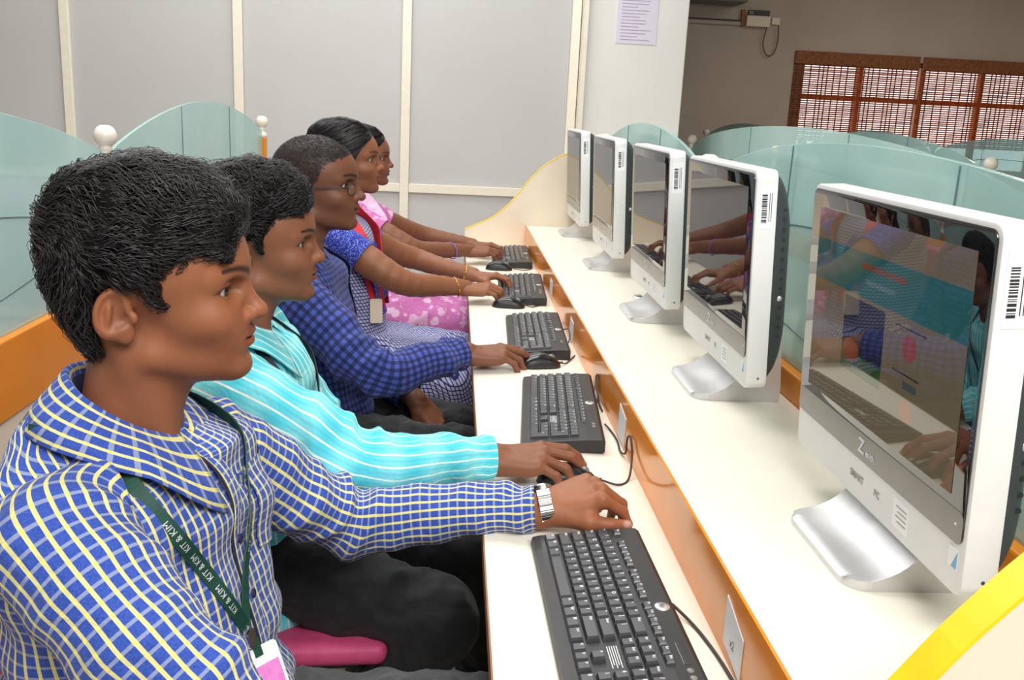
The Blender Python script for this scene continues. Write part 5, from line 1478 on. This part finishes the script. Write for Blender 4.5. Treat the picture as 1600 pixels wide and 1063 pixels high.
b3.build('body', [M['skin'], M['eye']], p3)
fn3 = head_fn(h3.p); V_, F_ = mesh_sdf(fn3, (-.105, -.098, -.06), (.15, .098, .145), .003)
hl_ = V_[:, 2] - np.interp(V_[:, 0], [-.1, -.06, -.03, .0, .02, .035, .05, .075, .09, .105, .13], [-.045, -.04, .016, .034, .010, .034, .066, .082, .086, .094, .2])
V_ = V_[(hl_ > 0) & (np.abs(V_[:, 1]) < .0765)]
sv_, sf_ = strands(fn3, V_, 9000, flow_short(.6, .6), .007, .00042, .25, .0022, K=4, seed=4)
MB().add(h3.w(sv_), sf_).build('hair', M['hair'], p3, label='very short shaved hair')
s3 = MB()
V3, U3 = torso(s3, make_rings((-.39, 2.30), (-.444, 2.30), 1.056, 1.02, 1.0), -8, amp=.0065, seed=4)
sleeve(s3, [(-.435, 2.20, .952), (-.428, 2.125, .948), (-.335, 2.075, .880), (-.215, 2.055, .790), (-.11, 2.12, .790), (-.030, 2.188, .792)], [.052, .066, .062, .054, .046, .040], amp=.0095, elbow=.55, seed=11, bagz=.01)
sleeve(s3, [(-.43, 2.40, .975), (-.425, 2.475, .945), (-.385, 2.49, .83), (-.315, 2.455, .725), (-.23, 2.395, .680), (-.155, 2.345, .640)], [.052, .064, .060, .055, .049, .044], amp=.0065, elbow=.6, seed=12)
s3.build('shirt', M['gingham'], p3)
collar('collar', M['gingham'], p3, (-.442, 2.30, 0), -3, .055, .055, 1.075, 1.005, gap=18, drop=.048, flare=.026, point=.030)
collar('collar_stand', M['black_ribbon'], p3, (-.442, 2.30, 0), -3, .052, .052, 1.070, 1.005, gap=8, drop=.020, flare=.004, point=.0)
la3, a_, b_, c_ = strap(p3, V3, [(1.035, -140), (1.035, -100), (1.01, -60), (.96, -34), (.91, -22), (.85, -13), (.79, -6)], M['navy_ribbon'], .017, 'navy lanyard strap with white lettering')
strap(p3, V3, [(1.035, 140), (1.035, 100), (1.01, 60), (.96, 34), (.91, 22), (.85, 12), (.79, 2)], M['navy_ribbon'], .017)
letters(la3, .011, a_, b_, c_, (.55, .78))
cp, cn_ = surf(V3, .775, -3, .010)
card(p3, cp, cn_, (0, 0, 1), .014, .026, M['silver'], name='lanyard_clip'); card(p3, cp + np.array((.016, -.004, -.060)), cn_, (-.3, 0, 1), .056, .086, M['paper'], print_mat=M['grey_print'], label='white identity card')
gl3 = empty('glasses'); gl3.parent = p3; gl3.matrix_parent_inverse = Matrix.Translation(-Vector((-.41, 2.30, 0)))
for sg in (-1, 1):
    rim = [(.1125 - .010 * abs(math.sin(a) * .5 + .5 if sg > 0 else math.sin(a) * .5 + .5) * 0, sg * .033 + .0225 * math.copysign(abs(math.cos(a)) ** .7, math.cos(a)), .011 + .0125 * math.copysign(abs(math.sin(a)) ** .7, math.sin(a))) for a in np.linspace(0, 2 * PI, 40)]
    rim = [(.1140 - .35 * max(0, abs(y) - .020) ** 1.3 * 2, y, z) for (_, y, z) in rim]
    MB().tube(h3.w(rim), .0010, 6).build('rim', M['metal_dark'], gl3)
    lens = MB(); ctr = h3.w([(.1125, sg * .033, .011)])[0]; q = h3.w(rim[:-1]); lens.add(np.vstack([[ctr], q]), [(0, i + 1, (i + 1) % 39 + 1) for i in range(39)]).build('lens', gp.m, gl3)
    MB().tube(h3.w([(.1065, sg * .056, .016), (.09, sg * .070, .017), (.03, sg * .080, .016), (-.005, sg * .081, .014), (-.022, sg * .080, .002)]), .0014, 6).build('temple', M['metal_dark'], gl3)
MB().tube(h3.w([(.1138, -.011, .012), (.1165, 0, .015), (.1138, .011, .012)]), .0010, 6).build('bridge', M['gold'], gl3)
trousers(p3, (-.41, 2.30, .555), [((-.36, 2.225, .55), (-.02, 2.215, .520), (.03, 2.2, .12)), ((-.36, 2.375, .55), (-.02, 2.42, .520), (.03, 2.42, .12))], M['black_cloth'], (-.60, 2.05, .05), (.16, 2.58, .82))
shoe(p3, (.03, 2.2)); shoe(p3, (.03, 2.42))

# ------------------------------------------------------------------ person in the scale printed kurta with red dupatta
T4 = srgb(140, 92, 66)
p4 = person('person', (-.41, 3.0, 0), 'fourth person from the camera, long tied black hair, scale print kurta and red dupatta')
h4 = Head((-.407, 2.995, 1.172), 2, 1, .96, {'tone': T4, 'fem': 1, 'jaw': .95, 'nose': .98, 'lip': 1.15, 'neck': .044, 'brow': .0034, 'lipcol': tuple(np.array(T4) * np.array([.9, .58, .56])), 'gaze': (1, 0, -.10)})
b4 = MB(); h4.add(b4, .0026)
add_hand(b4, (-.022, 2.985, .803), (1, .16, .0), (0, -.12, 1), typing, np.array(T4) * 1.08, size=.94, h=.0023)
add_hand(b4, (.010, 3.215, .806), (1, -.05, .0), (0, .12, 1), typing, np.array(T4) * 1.08, left=True, size=.94, h=.0026)
arm_skin(b4, [(-.415, 2.88, .965), (-.345, 2.845, .925), (-.255, 2.830, .868), (-.185, 2.850, .832), (-.10, 2.935, .815), (-.01, 2.988, .803)], [.046, .047, .043, .037, .033, .0235], np.array(T4) * 1.04)
arm_skin(b4, [(-.415, 3.12, .965), (-.345, 3.165, .925), (-.255, 3.235, .868), (-.175, 3.270, .842), (-.09, 3.24, .822), (.02, 3.215, .806)], [.046, .046, .042, .036, .032, .0235], np.array(T4) * 1.04)
inner_body(b4, [((-.40, 2.94, .56), (-.40, 3.06, .56), .09, .09), ((-.40, 3.0, .56), (-.42, 3.0, .90), .085, .08), ((-.43, 2.88, .96), (-.43, 3.12, .96), .03, .03), ((-.42, 3.0, .92), (-.42, 2.995, 1.08), .05, .040),
                ((-.40, 2.92, .54), (-.04, 2.90, .52), .06, .045), ((-.04, 2.9, .52), (0, 2.9, .1), .04, .03), ((-.40, 3.08, .54), (-.04, 3.12, .52), .06, .045), ((-.04, 3.12, .52), (0, 3.12, .1), .04, .03)], T4)
b4.build('body', [M['skin'], M['eye']], p4)
def bun(mb):
    v = h4.w(spline([(-.085, 0, -.02), (-.115, .0, -.07), (-.125, 0, -.14), (-.12, 0, -.24), (-.11, 0, -.34)], 30)); mb.tube(v, np.interp(np.linspace(0, 1, 30), [0, .15, .9, 1], [.03, .026, .02, .006]), 12)
make_hair(h4, p4, HP4, .088, M['hair_sleek'], flow_back, n=3500, length=.075, swidth=.0011, wave=.10, lift=.0012, h=.0036, K=7, extra=bun)
s4 = MB()
V4, U4 = torso(s4, make_rings((-.395, 3.0), (-.425, 2.997), 1.068, .98, .90), -4, amp=.004, seed=6)
s4.build('kurta_top', M['scales'], p4)
sl4 = MB(); sl4b = MB(); sleeve(sl4, [(-.43, 2.915, .985), (-.425, 2.868, .965), (-.36, 2.848, .930), (-.325, 2.840, .908)], [.050, .058, .056, .054], amp=.003, seed=14, m=40); sl4.build('short_sleeve', M['royal'], p4)
sleeve(sl4b, [(-.43, 3.085, .985), (-.425, 3.13, .965), (-.36, 3.155, .930), (-.325, 3.172, .908)], [.050, .058, .056, .054], amp=.003, seed=15, m=40); sl4b.build('short_sleeve', M['royal'], p4)
def uv_planar(V): return np.stack([V[:, 0] + V[:, 2] * .8, V[:, 1] - V[:, 2] * .6], 1) + 2
cloth_sdf('kurta_skirt', M['scales'], p4, [((-.42, 2.92, .57), (-.42, 3.08, .57), .125, .125), ((-.37, 2.92, .565), (-.035, 2.885, .535), .105, .085), ((-.37, 3.08, .565), (-.035, 3.12, .535), .105, .085), ((-.30, 3.0, .58), (-.04, 3.0, .55), .08, .07), ((-.035, 2.88, .52), (-.005, 2.88, .40), .08, .072), ((-.035, 3.12, .52), (-.005, 3.12, .40), .08, .07), ((-.03, 3.0, .52), (-.005, 3.0, .40), .07, .06)],
          (-.62, 2.70, .28), (.14, 3.30, .78), .0085, .035, .005, 34, uvfn=uv_planar)
# striped hem hanging at the knee, leggings, feet
for k, (mt, z0, z1) in enumerate((('magenta_cloth', .385, .43), ('grey_border', .355, .385), ('royal', .335, .355), ('red_cloth', .275, .335))):
    cloth_sdf('hem_band', M[mt], p4, [((-.005, 2.865, z0 + .01), (-.002, 2.865, z1 - .008), .083, .083), ((-.005, 3.10, z0 + .01), (-.002, 3.10, z1 - .008), .08, .08)], (-.12, 2.74, z0 - .08), (.12, 3.22, z1 + .08), .0085, .03, .002, 40, sub=lambda P, d, a=z0, b=z1: smax(d, np.maximum(a - P[2], P[2] - b), .004))
trousers(p4, (-.41, 3.0, .53), [((-.36, 2.93, .53), (-.04, 2.90, .50), (.01, 2.9, .10)), ((-.36, 3.07, .53), (-.04, 3.12, .50), (.01, 3.12, .10))], M['red_cloth'], (-.58, 2.74, .03), (.13, 3.26, .66), .011)
# dupatta: over the shoulders and down the front
def dup(parent, V, path, mat, width, off, name='dupatta'):
    pts = []; nn = []
    for z, a in path:
        p, n_ = surf(V, z, a, off); pts.append(p); nn.append(n_)
    return ribbon(name, mat, parent, pts, nn, width, 60, .0016)[0]
dup(p4, V4, [(.95, -160), (1.02, -130), (1.045, -92), (1.02, -58), (.96, -40), (.89, -30), (.81, -24), (.73, -20)], M['red_cloth'], .062, .010)
dup(p4, V4, [(.955, -154), (1.025, -124), (1.046, -84), (1.012, -50), (.95, -32), (.88, -22), (.80, -16), (.72, -12)], M['violet_cloth'], .020, .0135, 'dupatta_border')
dup(p4, V4, [(.95, 160), (1.02, 130), (1.045, 92), (1.02, 56), (.96, 34), (.89, 24), (.81, 18), (.73, 14)], M['red_cloth'], .062, .010)
dup(p4, V4, [(.93, -28), (.88, -20), (.82, -14), (.76, -12)], M['royal'], .075, .016, 'dupatta_fold')
card(p4, surf(V4, .735, -32, .018)[0], surf(V4, .735, -32)[1], (.15, 0, 1), .050, .075, M['panel_cream'], label='beige identity card')
def bangle(parent, c, axis, r, mat, name, tr_=.0016, tilt=(0, 0, .25)):
    ax = np.array(axis, float) + np.array(tilt); ax /= np.linalg.norm(ax); u = np.cross(ax, (0, 1., 0)); u /= np.linalg.norm(u); v = np.cross(ax, u)
    pts = [np.array(c) + r * (math.cos(a) * u + math.sin(a) * v) for a in np.linspace(0, 2 * PI, 41)]
    mb = MB().tube(pts, tr_, 6)
    if mat is M['gold']:
        for k in range(0, 40, 4): mb.box(*(np.repeat(pts[k], 2) + np.tile((-.0024, .0024), 3)), b=.001)
    return mb.build(name, mat, parent)
bangle(p4, (-.040, 2.972, .806), (1, .3, 0), .031, M['gold'], 'bangle'); bangle(p4, (-.016, 3.219, .808), (1, -.1, 0), .031, M['gold'], 'bangle', tilt=(0, .3, -.3))
MB().tube(h4.w([(-.004, -.081, -.034), (-.004, -.082, -.045)]), .0035, 8).build('earring', M['gold'], p4)

# ------------------------------------------------------------------ person in pink at the far end
T5 = srgb(128, 84, 62)
p5 = person('person', (-.41, 3.70, 0), 'farthest person, black hair, pink floral kurta, hand on the last keyboard')
h5 = Head((-.420, 3.700, 1.142), 0, -2, .95, {'tone': T5, 'fem': 1, 'jaw': .93, 'nose': 1.0, 'lip': 1.15, 'neck': .043, 'brow': .0034, 'lipcol': tuple(np.array(T5) * np.array([.9, .58, .56])), 'gaze': (1, 0, -.12)})
b5 = MB(); h5.add(b5, .0028)
add_hand(b5, (.006, 3.765, .806), (1, .22, .03), (0, -.15, 1), typing, np.array(T5) * 1.12, size=.93, h=.0026)
add_hand(b5, (.02, 3.95, .806), (1, -.05, .0), (0, .12, 1), typing, np.array(T5) * 1.1, left=True, size=.92, h=.003)
arm_skin(b5, [(-.415, 3.585, .93), (-.345, 3.555, .905), (-.255, 3.535, .862), (-.185, 3.550, .832), (-.10, 3.66, .818), (.015, 3.766, .806)], [.045, .045, .041, .035, .031, .0228], np.array(T5) * 1.05, .005)
arm_skin(b5, [(-.415, 3.82, .93), (-.345, 3.86, .905), (-.255, 3.92, .862), (-.175, 3.96, .835), (-.09, 3.96, .820), (.03, 3.95, .806)], [.045, .045, .041, .035, .031, .0228], np.array(T5) * 1.05, .005)
inner_body(b5, [((-.40, 3.64, .56), (-.40, 3.76, .56), .09, .09), ((-.40, 3.7, .56), (-.42, 3.7, .87), .085, .08), ((-.43, 3.59, .93), (-.43, 3.81, .93), .03, .03), ((-.42, 3.7, .9), (-.42, 3.7, 1.05), .05, .04),
                ((-.40, 3.62, .54), (-.04, 3.60, .52), .06, .045), ((-.04, 3.6, .52), (0, 3.6, .1), .04, .03), ((-.40, 3.78, .54), (-.04, 3.8, .52), .06, .045), ((-.04, 3.8, .52), (0, 3.8, .1), .04, .03)], T5)
b5.build('body', [M['skin'], M['eye']], p5)
make_hair(h5, p5, HP4, .086, M['hair_sleek'], flow_back, n=2200, length=.07, swidth=.0012, wave=.1, lift=.0012, h=.004, K=6)
s5 = MB(); V5, U5 = torso(s5, make_rings((-.395, 3.70), (-.425, 3.698), 1.038, .98, .90), -2, amp=.004, seed=7, m=80, n=56)
sleeve(s5, [(-.43, 3.615, .95), (-.425, 3.575, .935), (-.36, 3.555, .910), (-.325, 3.548, .892)], [.050, .057, .055, .053], amp=.003, seed=17, m=30)
sleeve(s5, [(-.43, 3.785, .95), (-.425, 3.825, .935), (-.36, 3.86, .910), (-.325, 3.872, .892)], [.050, .057, .055, .053], amp=.003, seed=18, m=30)
s5.build('kurta_top', M['floral'], p5)
cloth_sdf('kurta_skirt', M['floral'], p5, [((-.42, 3.62, .57), (-.42, 3.78, .57), .125, .125), ((-.37, 3.61, .57), (-.02, 3.55, .545), .115, .10), ((-.37, 3.79, .57), (-.02, 3.80, .545), .11, .10), ((-.30, 3.68, .59), (-.02, 3.68, .56), .09, .085), ((-.02, 3.56, .52), (.0, 3.56, .25), .095, .10), ((-.02, 3.80, .52), (.0, 3.80, .25), .09, .09)],
          (-.62, 3.38, .12), (.16, 4.0, .78), .01, .035, .005, 30)
dup(p5, V5, [(.95, -160), (1.01, -130), (1.015, -92), (.99, -56), (.93, -36), (.86, -26), (.78, -20), (.70, -18)], simple('pale_pink_cloth', srgb(232, 190, 222), .8, var=.12, scale=50), .07, .010)
bangle(p5, (-.060, 3.698, .812), (1, .95, 0), .033, M['purple_band'], 'thread_band', .0022)

# ================================================================== CHAIRS
def make_chair():
    r = empty('office_chair')
    def cush(lo, hi, rr, name, par):
        def fn(P):
            c = [(lo[i] + hi[i]) / 2 for i in range(3)]; hs = [(hi[i] - lo[i]) / 2 - rr for i in range(3)]
            q = [np.abs(P[i] - F32(c[i])) - F32(hs[i]) for i in range(3)]
            return np.sqrt(sum(np.maximum(a, 0) ** 2 for a in q)) + np.minimum(np.maximum(q[0], np.maximum(q[1], q[2])), 0) - rr
        V, F = mesh_sdf(fn, np.array(lo) - .02, np.array(hi) + .02, .009); return MB().add(V, F).build(name, M['pink_seat'], par)
    cush((-.23, -.22, .434), (.225, .22, .474), .018, 'seat', r)
    MB().box(-.20, .18, -.19, .19, .416, .435, .005).build('seat_shell', M['black_plastic'], r, smooth=False)
    cush((-.285, -.19, .56), (-.245, .19, .86), .018, 'backrest', r)
    MB().tube(spline([(-.10, 0, .41), (-.22, 0, .41), (-.275, 0, .47), (-.285, 0, .70)], 24), .014, 8).build('back_bracket', M['black_plastic'], r)
    MB().lathe([(.0, .10), (.028, .10), (.028, .25), (.018, .25), (.018, .412), (0, .412)], n=20).build('gas_column', M['black_plastic'], r, angle=40)
    for k in range(5):
        a = 2 * PI * k / 5 + .3; ca, sa = math.cos(a), math.sin(a)
        lg = MB().tube([(.02 * ca, .02 * sa, .115), (.16 * ca, .16 * sa, .098), (.255 * ca, .255 * sa, .082)], [.022, .018, .013], 8).build('base_leg', M['black_plastic'], r)
        cs = MB()
        for s_ in (-1, 1):
            mb = MB().lathe([(0, -.009), (.018, -.009), (.0248, -.006), (.0248, .006), (.018, .009), (0, .009)], n=18, axis='y'); v = mb.v[0] + np.array((0, s_ * .0135, .0252))
            v = np.stack([.262 * ca + v[:, 0] * ca - v[:, 1] * sa, .262 * sa + v[:, 0] * sa + v[:, 1] * ca, v[:, 2]], 1); cs.v.append(v); cs.f.append(mb.f[0] + cs.n); cs.sz += mb.sz; cs.uv += mb.uv; cs.col += mb.col; cs.mi += mb.mi; cs.n += len(v)
        cs.tube([(.262 * ca, .262 * sa, .03), (.258 * ca, .258 * sa, .085)], .007, 8)
        cs.build('caster', M['black_plastic'], lg)
    return r
ch0 = make_chair()
for i, (x, y, rz, lb) in enumerate(((-.40, 1.05, 0, 'pink office chair under the nearest person in yellow checks'), (-.385, 1.64, 4, 'pink office chair under the person in the cyan shirt'), (-.40, 2.30, -3, 'pink office chair under the person in blue gingham'),
                                   (-.40, 3.0, 0, 'pink office chair under the person with the red dupatta'), (-.40, 3.70, 0, 'pink office chair under the farthest person in pink'))):
    c = ch0 if i == 0 else copy_tree(ch0)
    c.location = (x, y, 0.0); c.rotation_euler = (0, 0, math.radians(rz)); tag(c, lb, 'chair', 'pink office chairs at the desk')
